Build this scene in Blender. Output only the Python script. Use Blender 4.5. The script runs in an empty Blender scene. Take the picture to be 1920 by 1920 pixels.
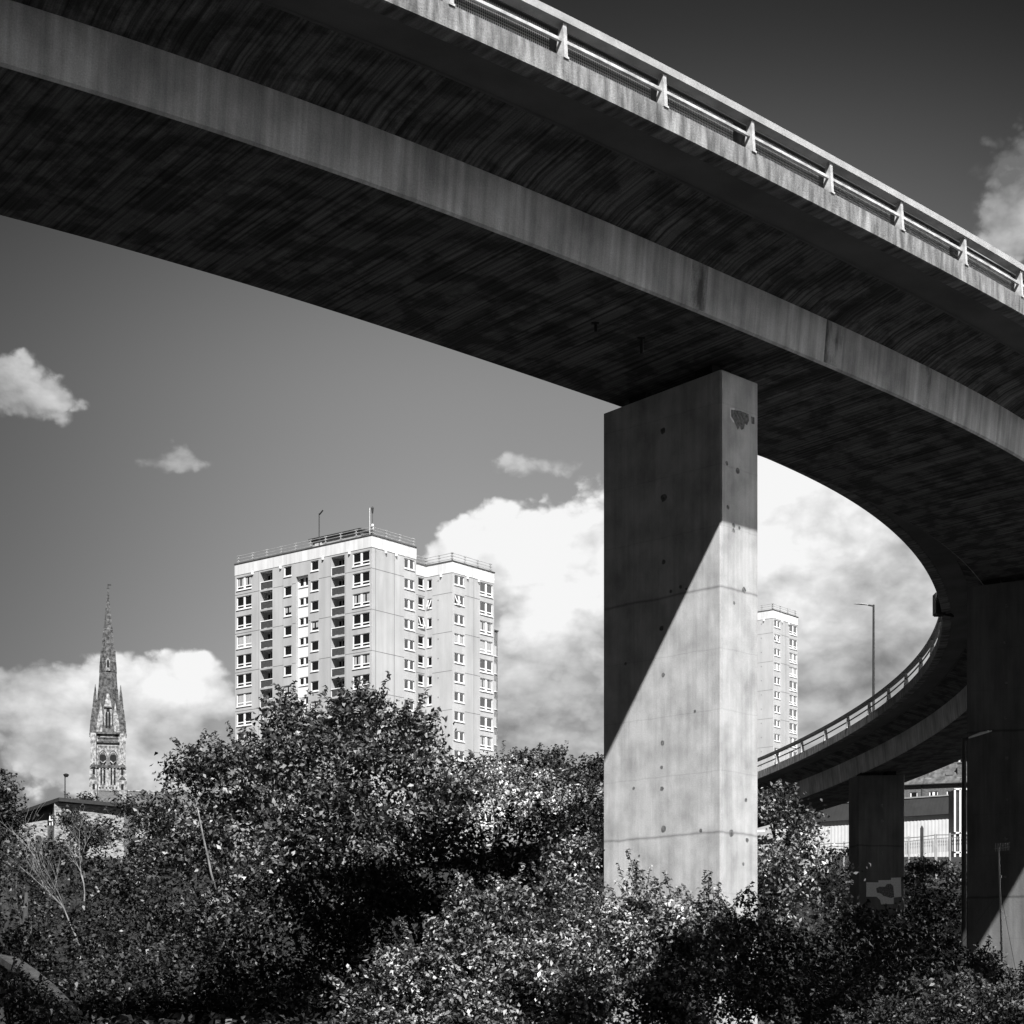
import bpy, math, random
import numpy as np
from math import radians, sin, cos, pi, atan, atan2, sqrt, hypot
from mathutils import Vector, Matrix
R = random.Random(7)
NR = np.random.default_rng(11)
SC = bpy.context.scene
COL = SC.collection

# ------------------------------------------------------------------ camera
FOC, HZ, CX = 3700.0, 1940.0, 960.0          # focal length / horizon row / centre column of the 1920 px photograph
cam_d = bpy.data.cameras.new('camera'); cam = bpy.data.objects.new('camera', cam_d); COL.objects.link(cam)
cam.location = (0, 0, 0); cam.rotation_euler = (radians(90), 0, 0)
cam_d.sensor_width = 36; cam_d.lens = FOC/1920*36; cam_d.shift_y = (HZ-960)/1920
cam_d.clip_start = 0.1; cam_d.clip_end = 9000
SC.camera = cam

# ------------------------------------------------------------------ light
SUN = Vector((0.111, -1.341, 1.46)).normalized()
sd = bpy.data.lights.new('sun', 'SUN'); sd.energy = 5.0; sd.angle = radians(0.5); sd.color = (1, 0.995, 0.99)
so = bpy.data.objects.new('sun', sd); COL.objects.link(so); so.location = (0, -30, 60)
so.rotation_euler = SUN.to_track_quat('Z', 'Y').to_euler()
SC.view_settings.view_transform = 'Standard'; SC.view_settings.look = 'None'
SC.view_settings.gamma = 1; SC.view_settings.exposure = 0.7; SC.view_settings.use_curve_mapping = False
SC.cycles.max_bounces = 5; SC.cycles.diffuse_bounces = 3; SC.cycles.transparent_max_bounces = 12
SC.cycles.sample_clamp_indirect = 4

# ------------------------------------------------------------------ node helpers
class NT:
    def __init__(s, tree): s.t = tree; s.n = tree.nodes; s.l = tree.links
    def add(s, typ, **kw):
        n = s.n.new(typ)
        for k, v in kw.items(): setattr(n, k, v)
        return n
    def put(s, sock, v):
        if hasattr(v, 'is_linked') or isinstance(v, bpy.types.NodeSocket): s.l.new(v, sock)
        else: sock.default_value = v
    def m(s, op, a, b=0.0, c=0.0, clamp=False):
        n = s.n.new('ShaderNodeMath'); n.operation = op; n.use_clamp = clamp
        s.put(n.inputs[0], a); s.put(n.inputs[1], b); s.put(n.inputs[2], c)
        return n.outputs[0]
    def vm(s, op, a, b=(0, 0, 0)):
        n = s.n.new('ShaderNodeVectorMath'); n.operation = op
        s.put(n.inputs[0], a); s.put(n.inputs[1], b); return n.outputs[0]
    def noise(s, vec, scale, detail=4, rough=0.55, dist=0.0):
        n = s.n.new('ShaderNodeTexNoise'); s.l.new(vec, n.inputs['Vector'])
        n.inputs['Scale'].default_value = scale; n.inputs['Detail'].default_value = detail
        n.inputs['Roughness'].default_value = rough; n.inputs['Distortion'].default_value = dist
        return n.outputs['Fac']
    def rng(s, v, a, b, c=0.0, d=1.0, smooth=False):
        n = s.n.new('ShaderNodeMapRange'); n.clamp = True
        if smooth: n.interpolation_type = 'SMOOTHSTEP'
        s.put(n.inputs[0], v)
        for i, x in enumerate((a, b, c, d)): s.put(n.inputs[1+i], x)
        return n.outputs[0]

# ------------------------------------------------------------------ world: red-filtered clear sky with cumulus
def dirp(px, py):
    u, v = (px-CX)/FOC, (HZ-py)/FOC
    return atan(u), atan(v/sqrt(1+u*u))
W = bpy.data.worlds.new('World'); SC.world = W; W.use_nodes = True
w = NT(W.node_tree); w.n.clear()
sky = w.add('ShaderNodeTexSky'); sky.sky_type = 'NISHITA'; sky.sun_disc = False
sky.sun_elevation = math.asin(SUN.z); sky.sun_rotation = atan2(SUN.x, SUN.y)
sep = w.add('ShaderNodeSeparateColor'); w.l.new(sky.outputs[0], sep.inputs[0])
tc = w.add('ShaderNodeTexCoord'); sx = w.add('ShaderNodeSeparateXYZ')
nrm = w.vm('NORMALIZE', tc.outputs['Generated']); w.l.new(nrm, sx.inputs[0])
az = w.m('ARCTAN2', sx.outputs[0], sx.outputs[1]); el = w.m('ARCSINE', sx.outputs[2])
azel = w.add('ShaderNodeCombineXYZ'); w.l.new(az, azel.inputs[0]); w.l.new(el, azel.inputs[1])
# clear sky: red channel darkens towards the zenith, polarising filter deepens it further
base = w.m('MULTIPLY', w.m('MINIMUM', sep.outputs[0], 4.0), 0.86)
grad = w.rng(el, radians(17.5), radians(28.5), 1.0, 0.16, True)
grad2 = w.rng(el, radians(29), radians(48), 1.0, 0.30, True)
pol = w.rng(w.m('ABSOLUTE', w.m('ADD', az, -0.035)), 0.05, 0.36, 1.0, 0.33, True)
base = w.m('MULTIPLY', w.m('MULTIPLY', base, grad), w.m('MULTIPLY', pol, grad2))
warp = w.add('ShaderNodeTexNoise'); warp.inputs['Scale'].default_value = 42; warp.inputs['Detail'].default_value = 8
warp.inputs['Roughness'].default_value = 0.58; w.l.new(azel.outputs[0], warp.inputs['Vector'])
n1 = warp.outputs['Fac']
stretch = w.vm('MULTIPLY', azel.outputs[0], (1, 1.6, 1))
n2 = w.noise(stretch, 24, 7, 0.55, 0.15)
n3 = w.noise(azel.outputs[0], 13, 5, 0.5)
# (px, py, rx, ry, strength, brightness)
# unseen cloud bank at right, added to brighten shaded right-facing surfaces: (azimuth, elevation, radii) in radians
FILL_BANK = [(1.25, 0.42, .36, .36, 3.0, 3.1)]
BL = [(45, 735, 115, 62, .98, 0.66), (100, 770, 60, 28, .7, .66), (10, 705, 70, 46, .8, .66), (305, 868, 115, 22, 1.0, .62), (335, 848, 44, 32, 1.0, .68), (985, 872, 95, 22, 1.2, .62),
      (310, 1250, 110, 55, 1.2, 1.15), (385, 1300, 70, 60, 1.1, 1.05), (120, 1310, 150, 65, 1.0, .84), (20, 1285, 90, 50, .8, .60), (225, 1262, 40, 36, .5, .9), (200, 1370, 230, 80, 1.0, .66), (100, 1430, 120, 50, 1.0, .85), (300, 1440, 200, 90, .95, .60),
      (850, 1030, 55, 40, 1.1, 1.05), (925, 1000, 75, 62, 1.3, 1.15), (1010, 1050, 120, 70, 1.3, 1.1), (1110, 1020, 110, 80, 1.2, 1.1), (1000, 1150, 190, 110, 1.2, .95), (1020, 1300, 220, 120, 1.0, .70), (980, 1400, 250, 90, 1.0, .68),
      (1500, 930, 190, 115, 1.3, 1.25), (1660, 990, 190, 130, 1.1, 1.0), (1340, 960, 200, 120, 1.1, 1.0), (1600, 1170, 230, 140, 1.1, .80), (1450, 1130, 160, 120, 1.1, .85), (1600, 1330, 260, 120, 1.0, .62), (1750, 1250, 260, 200, 1.0, .68), (1350, 1350, 200, 130, 1.0, .62),
      (1925, 365, 90, 95, .95, .50), (1895, 440, 80, 55, .9, .54), (1985, 300, 110, 110, .9, .46), (1870, 255, 60, 50, .40, .22)]
dens = None; bri = None
for (px, py, rx, ry, a, b) in BL+FILL_BANK:
    if abs(px) < 4: ca, ce, rx, ry = px, py, rx*FOC, ry*FOC
    else: ca, ce = dirp(px, py)
    d = w.vm('SUBTRACT', azel.outputs[0], (ca, ce, 0))
    d = w.vm('MULTIPLY', d, (FOC/rx, FOC/ry, 0))
    ln = w.add('ShaderNodeVectorMath', operation='DOT_PRODUCT'); w.l.new(d, ln.inputs[0]); w.l.new(d, ln.inputs[1])
    g = w.m('MULTIPLY', w.m('EXPONENT', w.m('MULTIPLY', ln.outputs['Value'], -0.9)), a)
    gb = w.m('MULTIPLY', g, b)
    dens = g if dens is None else w.m('ADD', dens, g)
    bri = gb if bri is None else w.m('ADD', bri, gb)
bavg = w.m('DIVIDE', bri, w.m('ADD', dens, 0.02))
# scattered fair-weather cumulus in the rest of the sky
wide = w.noise(w.vm('MULTIPLY', nrm, (3.2, 3.2, 7)), 1.0, 5, 0.55)
off = w.rng(w.m('ABSOLUTE', az), 0.34, 0.6, 0.0, 1.0)
wide = w.m('MULTIPLY', w.rng(wide, 0.62, 0.75, 0, 0.7), off)
dens = w.m('ADD', dens, wide)
vor = w.add('ShaderNodeTexVoronoi'); vor.feature = 'F1'; vor.inputs['Scale'].default_value = 46; vor.inputs['Detail'].default_value = 2
wv = w.vm('ADD', stretch, w.vm('MULTIPLY', warp.outputs['Color'], (.02, .02, .02))); w.l.new(wv, vor.inputs['Vector'])
puff = w.m('SUBTRACT', 0.42, vor.outputs['Distance'])
edge0 = w.m('MULTIPLY', puff, 0.85)
edge = w.m('ADD', edge0,  w.m('ADD', w.m('MULTIPLY', w.m('SUBTRACT', n1, 0.5), 1.0), w.m('MULTIPLY', w.m('SUBTRACT', n2, 0.5), 0.8)))
edge = w.m('ADD', edge, w.m('MULTIPLY', w.m('SUBTRACT', n3, 0.5), 1.3))
dd = w.m('ADD', dens, w.m('MULTIPLY', edge, w.rng(dens, 0.0, 0.35, 0.0, 1.0)))
cov = w.rng(dd, 0.34, 0.82, 0.0, 1.0, True)
tone = w.m('ADD', w.m('ADD', w.m('MAXIMUM', bavg, w.m('MULTIPLY', wide, .4)), 0), w.m('ADD', w.m('ADD', w.m('MULTIPLY', puff, .17), w.m('MULTIPLY', w.m('SUBTRACT', n2, 0.5), .95)), w.m('MULTIPLY', w.m('SUBTRACT', n3, 0.5), 1.0)))
rim = w.rng(dd, 0.40, 1.1, 0.0, 0.08)
tone = w.m('MAXIMUM', w.m('ADD', tone, rim), 0.34)
cl = w.m('MULTIPLY', w.m('POWER', tone, 1.6), 5.6)
cl = w.m('MINIMUM', w.m('MAXIMUM', cl, 0.55), w.rng(w.m('ABSOLUTE', az), .6, .9, 5.7, 60.0))
colr = w.m('ADD', w.m('MULTIPLY', base, w.m('SUBTRACT', 1.0, cov)), w.m('MULTIPLY', cl, cov))
bg = w.add('ShaderNodeBackground'); out = w.add('ShaderNodeOutputWorld')
w.l.new(colr, bg.inputs[0]); bg.inputs[1].default_value = 0.1; w.l.new(bg.outputs[0], out.inputs[0])
W.cycles.sampling_method = 'MANUAL'; W.cycles.sample_map_resolution = 512

# ------------------------------------------------------------------ materials
MATS = {}
def mat(name, lo, hi=None, rough=0.85, scale=3.0, coord='Object', stretch=(1, 1, 1), spec=0.3, fine=0.0, bump=0.0, contrast=(0.35, 0.65), detail=5, metal=0.0, second=None, joints=None, bscale=None):
    if name in MATS: return MATS[name]
    m = bpy.data.materials.new(name); m.use_nodes = True; t = NT(m.node_tree)
    b = t.n['Principled BSDF']; b.inputs['Roughness'].default_value = rough
    b.inputs['Specular IOR Level'].default_value = spec; b.inputs['Metallic'].default_value = metal
    if hi is None: hi = lo
    tc = t.add('ShaderNodeTexCoord'); v = t.vm('MULTIPLY', tc.outputs[coord], stretch)
    n = t.noise(v, scale, detail)
    fac = t.rng(n, contrast[0], contrast[1], lo, hi)
    if second:      # (scale, stretch, amount, lo, hi) multiplies
        v2 = t.vm('MULTIPLY', tc.outputs[coord], second[1]); k = t.noise(v2, second[0], 9, .6)
        fac = t.m('MULTIPLY', fac, t.rng(k, second[3], second[4], 1-second[2], 1.0))
    if fine:
        k = t.noise(tc.outputs[coord], 38 if coord != 'UV' else 30, 3, 0.7)
        fac = t.m('MULTIPLY', fac, t.rng(k, 0.3, 0.7, 1-fine, 1+fine))
    if joints:      # dark pour lines every j metres in Z, feathered by noise
        sp = t.add('ShaderNodeSeparateXYZ'); t.l.new(tc.outputs['Object'], sp.inputs[0])
        z = t.m('ADD', sp.outputs[2], t.m('MULTIPLY', t.m('SUBTRACT', t.noise(tc.outputs['Object'], 1.6, 4), 0.5), 0.10))
        for per, offs, wd, amt in joints:
            f = t.m('ABSOLUTE', t.m('SUBTRACT', t.m('FRACT', t.m('DIVIDE', t.m('SUBTRACT', z, offs), per)), 0.5))
            f = t.m('MULTIPLY', t.m('SUBTRACT', 0.5, f), per)      # distance to the line
            f = t.rng(f, 0.0, wd, 1-amt, 1.0, True)
            fac = t.m('MULTIPLY', fac, f)
    cmb = t.add('ShaderNodeCombineColor')
    for i in range(3): t.l.new(fac, cmb.inputs[i])
    t.l.new(cmb.outputs[0], b.inputs['Base Color'])
    if bump:
        bp = t.add('ShaderNodeBump'); bp.inputs['Strength'].default_value = bump; bp.inputs['Distance'].default_value = 0.03
        k = t.noise(v if bscale is None else tc.outputs[coord], bscale or scale*2.5, 5); t.l.new(k, bp.inputs['Height']); t.l.new(bp.outputs[0], b.inputs['Normal'])
    MATS[name] = m; return m

def leafmat(name, lo, hi, rough=0.42, spec=0.5, pw=1.8):
    m = bpy.data.materials.new(name); m.use_nodes = True; t = NT(m.node_tree); b = t.n['Principled BSDF']
    g = t.add('ShaderNodeNewGeometry'); tc = t.add('ShaderNodeTexCoord')
    k = t.m('POWER', g.outputs['Random Per Island'], pw)
    k = t.m('ADD', t.m('MULTIPLY', k, hi-lo), lo)
    k = t.m('MULTIPLY', k, t.rng(t.noise(tc.outputs['Object'], 1.0, 4), 0.40, 0.60, 0.12, 2.1))
    c = t.add('ShaderNodeCombineColor')
    for i in range(3): t.l.new(k, c.inputs[i])
    t.l.new(c.outputs[0], b.inputs['Base Color']); b.inputs['Roughness'].default_value = rough
    b.inputs['Specular IOR Level'].default_value = spec
    MATS[name] = m; return m

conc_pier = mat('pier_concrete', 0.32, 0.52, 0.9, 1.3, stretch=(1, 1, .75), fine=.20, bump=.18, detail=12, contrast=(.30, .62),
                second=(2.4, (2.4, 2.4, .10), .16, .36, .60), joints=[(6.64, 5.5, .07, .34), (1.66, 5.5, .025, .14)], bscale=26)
conc_pier_dark = mat('darkened_pier_concrete', 0.09, 0.16, 0.9, 0.9, stretch=(1, 1, .45), fine=.10, bump=.35, detail=8, contrast=(.32, .68),
                second=(2.2, (2.2, 2.2, .12), .20, .38, .62), joints=[(6.64, 5.5, .09, .42), (1.66, 5.5, .03, .10)], bscale=14)  # same pier concrete, with shade and edge darkening put into its colour
conc_web = mat('web_concrete', 0.38, 0.76, 0.9, 1.0, 'UV', (.8, .5, 1), fine=.2, bump=.3, detail=7, contrast=(.34, .66), second=(1.0, (3.2, .10, 1), .38, .36, .62), bscale=9)
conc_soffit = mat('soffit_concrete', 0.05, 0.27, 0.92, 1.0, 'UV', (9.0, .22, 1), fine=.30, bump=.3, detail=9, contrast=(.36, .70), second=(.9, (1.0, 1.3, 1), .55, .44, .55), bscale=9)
stain_m = mat('leak_stain', 0.10, 0.46, 0.9, 1.0, 'UV', (2.5, .8, 1), fine=.3, detail=8, contrast=(.36, .56))
conc_strip = mat('edge_strip_concrete', 0.13, 0.20, 0.9, .5, 'UV', (.8, 1, 1), fine=.10, bump=.2, detail=5, bscale=9)
conc_beam = mat('parapet_beam_concrete', 0.12, 0.40, 0.9, 1.0, 'UV', (4.5, .9, 1), fine=.25, bump=.6, detail=8, contrast=(.36, .66), second=(1.0, (.9, .5, 1), .35, .35, .6), bscale=20)
asphalt = mat('asphalt', 0.045, 0.06, 0.95, 8)
white_metal = mat('white_painted_metal', 0.30, 0.62, 0.55, 2.5, contrast=(.36, .6), spec=.3, fine=.2, detail=8)
rail_metal = mat('weathered_rail', 0.26, 0.44, 0.6, 2.0, contrast=(.3, .7), spec=.4, fine=.15)
rail_dark = mat('shade_dark_rail', 0.07, 0.12, 0.6, 2.0, fine=.15)  # inner railing: shade of the rail undersides put into a darker colour
dark_panel = mat('dark_screen_panel', 0.012, 0.02, 0.7, 2)
black = mat('black_void', 0.006, 0.008, 0.95, 2, spec=.05)
dark_mark = mat('dark_mark', 0.07, 0.20, 0.95, 12)
pale_mark = mat('bare_patch', 0.55, 0.7, 0.9, 12)
rubber = mat('bearing_rubber', 0.015, 0.02, 0.8, 3)
dark_metal = mat('dark_metal', 0.025, 0.04, 0.55, 4)
grey_metal = mat('galvanised_metal', 0.28, 0.36, 0.5, 6, metal=.2)
ground_m = mat('hillside_ground', 0.006, 0.028, 0.98, 0.5, fine=.4, detail=8)
bark = mat('bark', 0.025, 0.07, 0.95, 8, stretch=(1, 1, .2))
bark_pale = mat('pale_bark', 0.12, 0.30, 0.85, 5)
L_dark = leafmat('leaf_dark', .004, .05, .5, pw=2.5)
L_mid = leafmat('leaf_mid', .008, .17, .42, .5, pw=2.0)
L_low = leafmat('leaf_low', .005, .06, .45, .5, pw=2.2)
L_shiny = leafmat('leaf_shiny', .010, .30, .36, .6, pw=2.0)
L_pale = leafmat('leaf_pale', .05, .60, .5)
L_far = leafmat('leaf_far', .01, .08, .6)

# ------------------------------------------------------------------ mesh builder
class MB:
    def __init__(s): s.v = []; s.f = []; s.m = []; s.uv = {}
    def quad(s, a, b, c, d, m=0, uv=None):
        i = len(s.v); s.v += [tuple(a), tuple(b), tuple(c), tuple(d)]; s.f.append((i, i+1, i+2, i+3)); s.m.append(m)
        if uv: s.uv[len(s.f)-1] = uv
    def poly(s, pts, m=0):
        i = len(s.v); s.v += [tuple(p) for p in pts]; s.f.append(tuple(range(i, i+len(pts)))); s.m.append(m)
    def box(s, x0, x1, y0, y1, z0, z1, m=0):
        i = len(s.v)
        s.v += [(x0, y0, z0), (x1, y0, z0), (x1, y1, z0), (x0, y1, z0), (x0, y0, z1), (x1, y0, z1), (x1, y1, z1), (x0, y1, z1)]
        for f in ((3, 2, 1, 0), (4, 5, 6, 7), (0, 1, 5, 4), (1, 2, 6, 5), (2, 3, 7, 6), (3, 0, 4, 7)): s.f.append(tuple(i+k for k in f)); s.m.append(m)
    def bar(s, p, q, a, b=None, m=0, up=(0, 0, 1)):
        """rectangular bar from p to q, width a (sideways) x b (upwards)"""
        b = a if b is None else b
        p, q = Vector(p), Vector(q); d = (q-p).normalized(); u = Vector(up)
        if abs(d.dot(u)) > .98: u = Vector((0, 1, 0))
        sd_ = d.cross(u).normalized()*a/2; u2 = sd_.cross(d).normalized()*b/2
        i = len(s.v)
        for c in (p, q):
            for k1, k2 in ((-1, -1), (1, -1), (1, 1), (-1, 1)): s.v.append(tuple(c+sd_*k1+u2*k2))
        for f in ((0, 1, 2, 3), (7, 6, 5, 4), (0, 4, 5, 1), (1, 5, 6, 2), (2, 6, 7, 3), (3, 7, 4, 0)): s.f.append(tuple(i+k for k in f)); s.m.append(m)
    def tube(s, pts, rad, n=8, m=0, cap=True):
        pts = [Vector(p) for p in pts]; i0 = len(s.v)
        for k, p in enumerate(pts):
            d = (pts[min(k+1, len(pts)-1)]-pts[max(k-1, 0)]).normalized()
            u = d.cross(Vector((0, 0, 1)) if abs(d.z) < .95 else Vector((1, 0, 0))).normalized(); v = d.cross(u)
            r = rad[k] if isinstance(rad, (list, tuple)) else rad
            for j in range(n):
                a = 2*pi*j/n; s.v.append(tuple(p+u*cos(a)*r+v*sin(a)*r))
        for k in range(len(pts)-1):
            for j in range(n):
                a = i0+k*n+j; b = i0+k*n+(j+1) % n; s.f.append((a, a+n, b+n, b)); s.m.append(m)
        if cap:
            s.f.append(tuple(i0+j for j in range(n))); s.m.append(m)
            e = i0+(len(pts)-1)*n; s.f.append(tuple(e+j for j in reversed(range(n)))); s.m.append(m)
    def frustum(s, c, z0, z1, r0, r1, n=8, m=0, rot=0, sx=1, sy=1):
        i = len(s.v)
        for z, r in ((z0, r0), (z1, r1)):
            for j in range(n):
                a = 2*pi*(j+.5)/n+rot; s.v.append((c[0]+cos(a)*r*sx, c[1]+sin(a)*r*sy, z))
        for j in range(n):
            k = (j+1) % n; s.f.append((i+j, i+k, i+n+k, i+n+j)); s.m.append(m)
        s.f.append(tuple(i+j for j in reversed(range(n)))); s.m.append(m)
        s.f.append(tuple(i+n+j for j in range(n))); s.m.append(m)
    def build(s, name, mats, parent=None, smooth=False):
        me = bpy.data.meshes.new(name); me.from_pydata(s.v, [], s.f)
        for m_ in (mats if isinstance(mats, (list, tuple)) else [mats]): me.materials.append(m_)
        me.polygons.foreach_set('material_index', s.m)
        if smooth: me.polygons.foreach_set('use_smooth', [True]*len(s.f))
        if s.uv:
            lay = me.uv_layers.new(name='UVMap')
            for fi, uv in s.uv.items():
                p = me.polygons[fi]
                for k, li in enumerate(p.loop_indices): lay.data[li].uv = uv[k]
        me.update()
        o = bpy.data.objects.new(name, me); COL.objects.link(o)
        if parent: o.parent = parent
        return o
def tag(o, label=None, cat=None, group=None, kind=None):
    if label: o['label'] = label
    if cat: o['category'] = cat
    if group: o['group'] = group
    if kind: o['kind'] = kind
    return o
def thing(name, label, cat, loc=(0, 0, 0), rz=0, group=None):
    o = bpy.data.objects.new(name, None); COL.objects.link(o); o.location = loc; o.rotation_euler = (0, 0, rz)
    o.empty_display_size = .3
    return tag(o, label, cat, group)
def dup(o, parent=None):
    kids = list(o.children); c = o.copy(); COL.objects.link(c)
    if parent: c.parent = parent
    for k in kids: dup(k, c)
    return c
def at(px, py, Y): return Vector(((px-CX)/FOC*Y, Y, (HZ-py)/FOC*Y))

# ------------------------------------------------------------------ terrain
TY = [-400, 0, 30, 50, 75, 100, 127, 160, 200, 240, 270, 350, 450, 600, 1000, 2500, 6000]
TZ = [-1.8, -1.7, -1.5, 0, 1.6, 3.8, 8, 13.8, 18, 22, 24, 29, 35, 39, 45, 60, 60]
def gz(x, y):
    z = float(np.interp(y, TY, TZ))+0.25*sin(x*.13+y*.07)*(1 if y > 20 else .2)-.25
    # unseen valley side behind and to the left, added to block low sky light
    b = max(0.0, -y-35)*.62; l = max(0.0, -x-75-max(0, y)*.45)*.6
    q = max(b if x < 60 else b*max(0.0, 1-(x-60)/60), l*max(0, min(1, (260-y)/120)))
    return z+min(q, 95)+(3*sin(x*.05)*cos(y*.04) if q > 5 else 0)
g = MB(); ys = list(np.arange(-300, 100, 5.0))+list(np.arange(100, 300, 6.0))+list(np.geomspace(300, 5500, 26))
xs = [-1]+[0]
NXg = 61
grid = []
for y in ys:
    half = 260+abs(y)*1.1
    for k in range(NXg):
        x = half*(2*k/(NXg-1)-1); g.v.append((x, y, gz(x, y)))
for j in range(len(ys)-1):
    for k in range(NXg-1):
        a = j*NXg+k; g.f.append((a, a+1, a+1+NXg, a+NXg)); g.m.append(0)
tag(g.build('ground', ground_m, smooth=True), kind='structure')

# ------------------------------------------------------------------ the curved flyover
DS = 0.5; S0 = -24.0; S1 = 176.0
KN = [-24, 0, 20, 40, 60, 80, 105, 150, 176]
KV = [0.01409, 0.01421, 0.00086, 0.01671, 0.0107, 0.01285, 0.00964, 0.0200, 0.0]
ns = int((S1-S0)/DS)+1
S_ = S0+np.arange(ns)*DS; k_ = np.interp(S_, KN, KV); th_ = np.cumsum(k_)*DS; i0 = int(-S0/DS)
th_ += 0.66894-th_[i0]
x_ = np.cumsum(np.cos(th_))*DS; y_ = np.cumsum(np.sin(th_))*DS
x_ += -5.65032-x_[i0]; y_ += 36.19331-y_[i0]
z_ = 20.8+0.011193*S_-0.38615e-3*np.maximum(S_-30, 0)**2
# straight approach behind, to the left of the view
nb = 90; tb = th_[0]; bs = np.arange(nb, 0, -1)*DS
S_ = np.r_[S0-bs, S_]; x_ = np.r_[x_[0]-np.cos(tb)*bs, x_]; y_ = np.r_[y_[0]-np.sin(tb)*bs, y_]; z_ = np.r_[z_[0]-0.011*bs, z_]; th_ = np.r_[np.full(nb, tb), th_]
EC = 0.088; DW = 11.49; WO = 3.2; WI = 8.85; DD = 2.18; FA = 0.486
def dk(s, w_, d):
    x, y, z, t = (float(np.interp(s, S_, a)) for a in (x_, y_, z_, th_))
    return Vector((x-sin(t)*w_, y+cos(t)*w_, z-EC*w_-d))
def heading(s): return float(np.interp(s, S_, th_))
def sweep(mb, prof, s0, s1, step=1.0, m=0, closed=False, caps=True, wv=None):
    ss = list(np.arange(s0, s1-1e-6, step))+[s1]
    pr = prof+[prof[0]] if closed else prof
    cum = [0]
    for a, b in zip(pr[:-1], pr[1:]): cum.append(cum[-1]+hypot(b[0]-a[0], b[1]-a[1]))
    rows = [[dk(s, *p) for p in prof] for s in ss]
    if closed: rows = [r+[r[0]] for r in rows]
    for i in range(len(ss)-1):
        for j in range(len(pr)-1):
            mb.quad(rows[i][j], rows[i][j+1], rows[i+1][j+1], rows[i+1][j], m, [(ss[i], cum[j]), (ss[i], cum[j+1]), (ss[i+1], cum[j+1]), (ss[i+1], cum[j])])
    if caps and closed: mb.poly(rows[0][:-1][::-1], m); mb.poly(rows[-1][:-1], m)
SA, SB = -66.0, 172.0
fly = thing('curved_flyover', 'curved grey concrete box girder road flyover sweeping overhead on tall rectangular piers', 'flyover', (0, 0, 0))
# cantilever slab: underside outer, inner; surface
m1 = MB(); sweep(m1, [(0.42, FA-.02), (1.38, FA-.03), (1.38, FA+.03)], SA, SB, m=0)
sweep(m1, [(10.10, FA+.03), (10.10, FA-.03), (11.07, FA-.02)], SA, SB, m=0)
sweep(m1, [(1.38, FA+.03), (2.75, .80), (WO-.06, .98)], SA, SB, m=1); sweep(m1, [(WI+.06, .98), (9.25, .80), (10.10, FA+.03)], SA, SB, m=1)
sweep(m1, [(11.07, .16), (5.7, .10), (0.42, .16)], SA, SB, m=2)
sweep(m1, [(0.42, .16), (0.42, FA-.02)], SA, SB, m=0); sweep(m1, [(11.07, FA-.02), (11.07, .16)], SA, SB, m=0)
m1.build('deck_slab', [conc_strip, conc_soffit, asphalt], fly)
m2 = MB(); sweep(m2, [(WO-.06, .93), (WO+.06, DD-.05), (WO+.12, DD)], SA, SB, m=0); sweep(m2, [(WO+.12, DD), (WI-.12, DD)], SA, SB, m=1); sweep(m2, [(WI-.12, DD), (WI-.06, DD-.05), (WI+.06, .93)], SA, SB, m=0)
for px_, wd_ in ((1312, .42), (1566, .55), (1738, .3)):      # leak stains running down the web at construction joints
    sj = min(((abs(CX+FOC*dk(q_, WO, 1.6).x/dk(q_, WO, 1.6).y-px_), q_) for q_ in np.arange(2, 40, .1)))[1]
    sweep(m2, [(WO-.066, .94), (WO+.054, DD-.06)], sj-wd_, sj+wd_*.6, step=.25, m=2)
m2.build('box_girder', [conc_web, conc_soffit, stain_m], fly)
for nm, w0, w1 in (('edge_beam', 0.0, .42), ('edge_beam', 11.07, DW)):
    m3 = MB(); lo_in = FA+.0
    sweep(m3, [(w0, 0), (w0, FA), (w0+.05, FA+.02), (w1-.05, FA+.02), (w1, FA), (w1, 0)], SA, SB, closed=True, step=1.0)
    m3.build(nm, conc_beam, fly)
# parapet railings
def mesh_mat():
    m = bpy.data.materials.new('wire_mesh'); m.use_nodes = True; t = NT(m.node_tree); b = t.n['Principled BSDF']
    b.inputs['Base Color'].default_value = (.16, .16, .16, 1); b.inputs['Roughness'].default_value = .6
    uv = t.add('ShaderNodeUVMap'); sp = t.add('ShaderNodeSeparateXYZ'); t.l.new(uv.outputs[0], sp.inputs[0])
    def grid(o, per, wd): return t.m('LESS_THAN', t.m('FRACT', t.m('DIVIDE', o, per)), wd)
    a = t.m('MAXIMUM', grid(sp.outputs[0], .06, .22), grid(sp.outputs[1], .06, .22))
    tr = t.add('ShaderNodeBsdfTransparent'); mx = t.add('ShaderNodeMixShader'); o = t.n['Material Output']
    t.l.new(a, mx.inputs[0]); t.l.new(tr.outputs[0], mx.inputs[1]); t.l.new(b.outputs[0], mx.inputs[2]); t.l.new(mx.outputs[0], o.inputs[0])
    return m
wire = mesh_mat()
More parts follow.
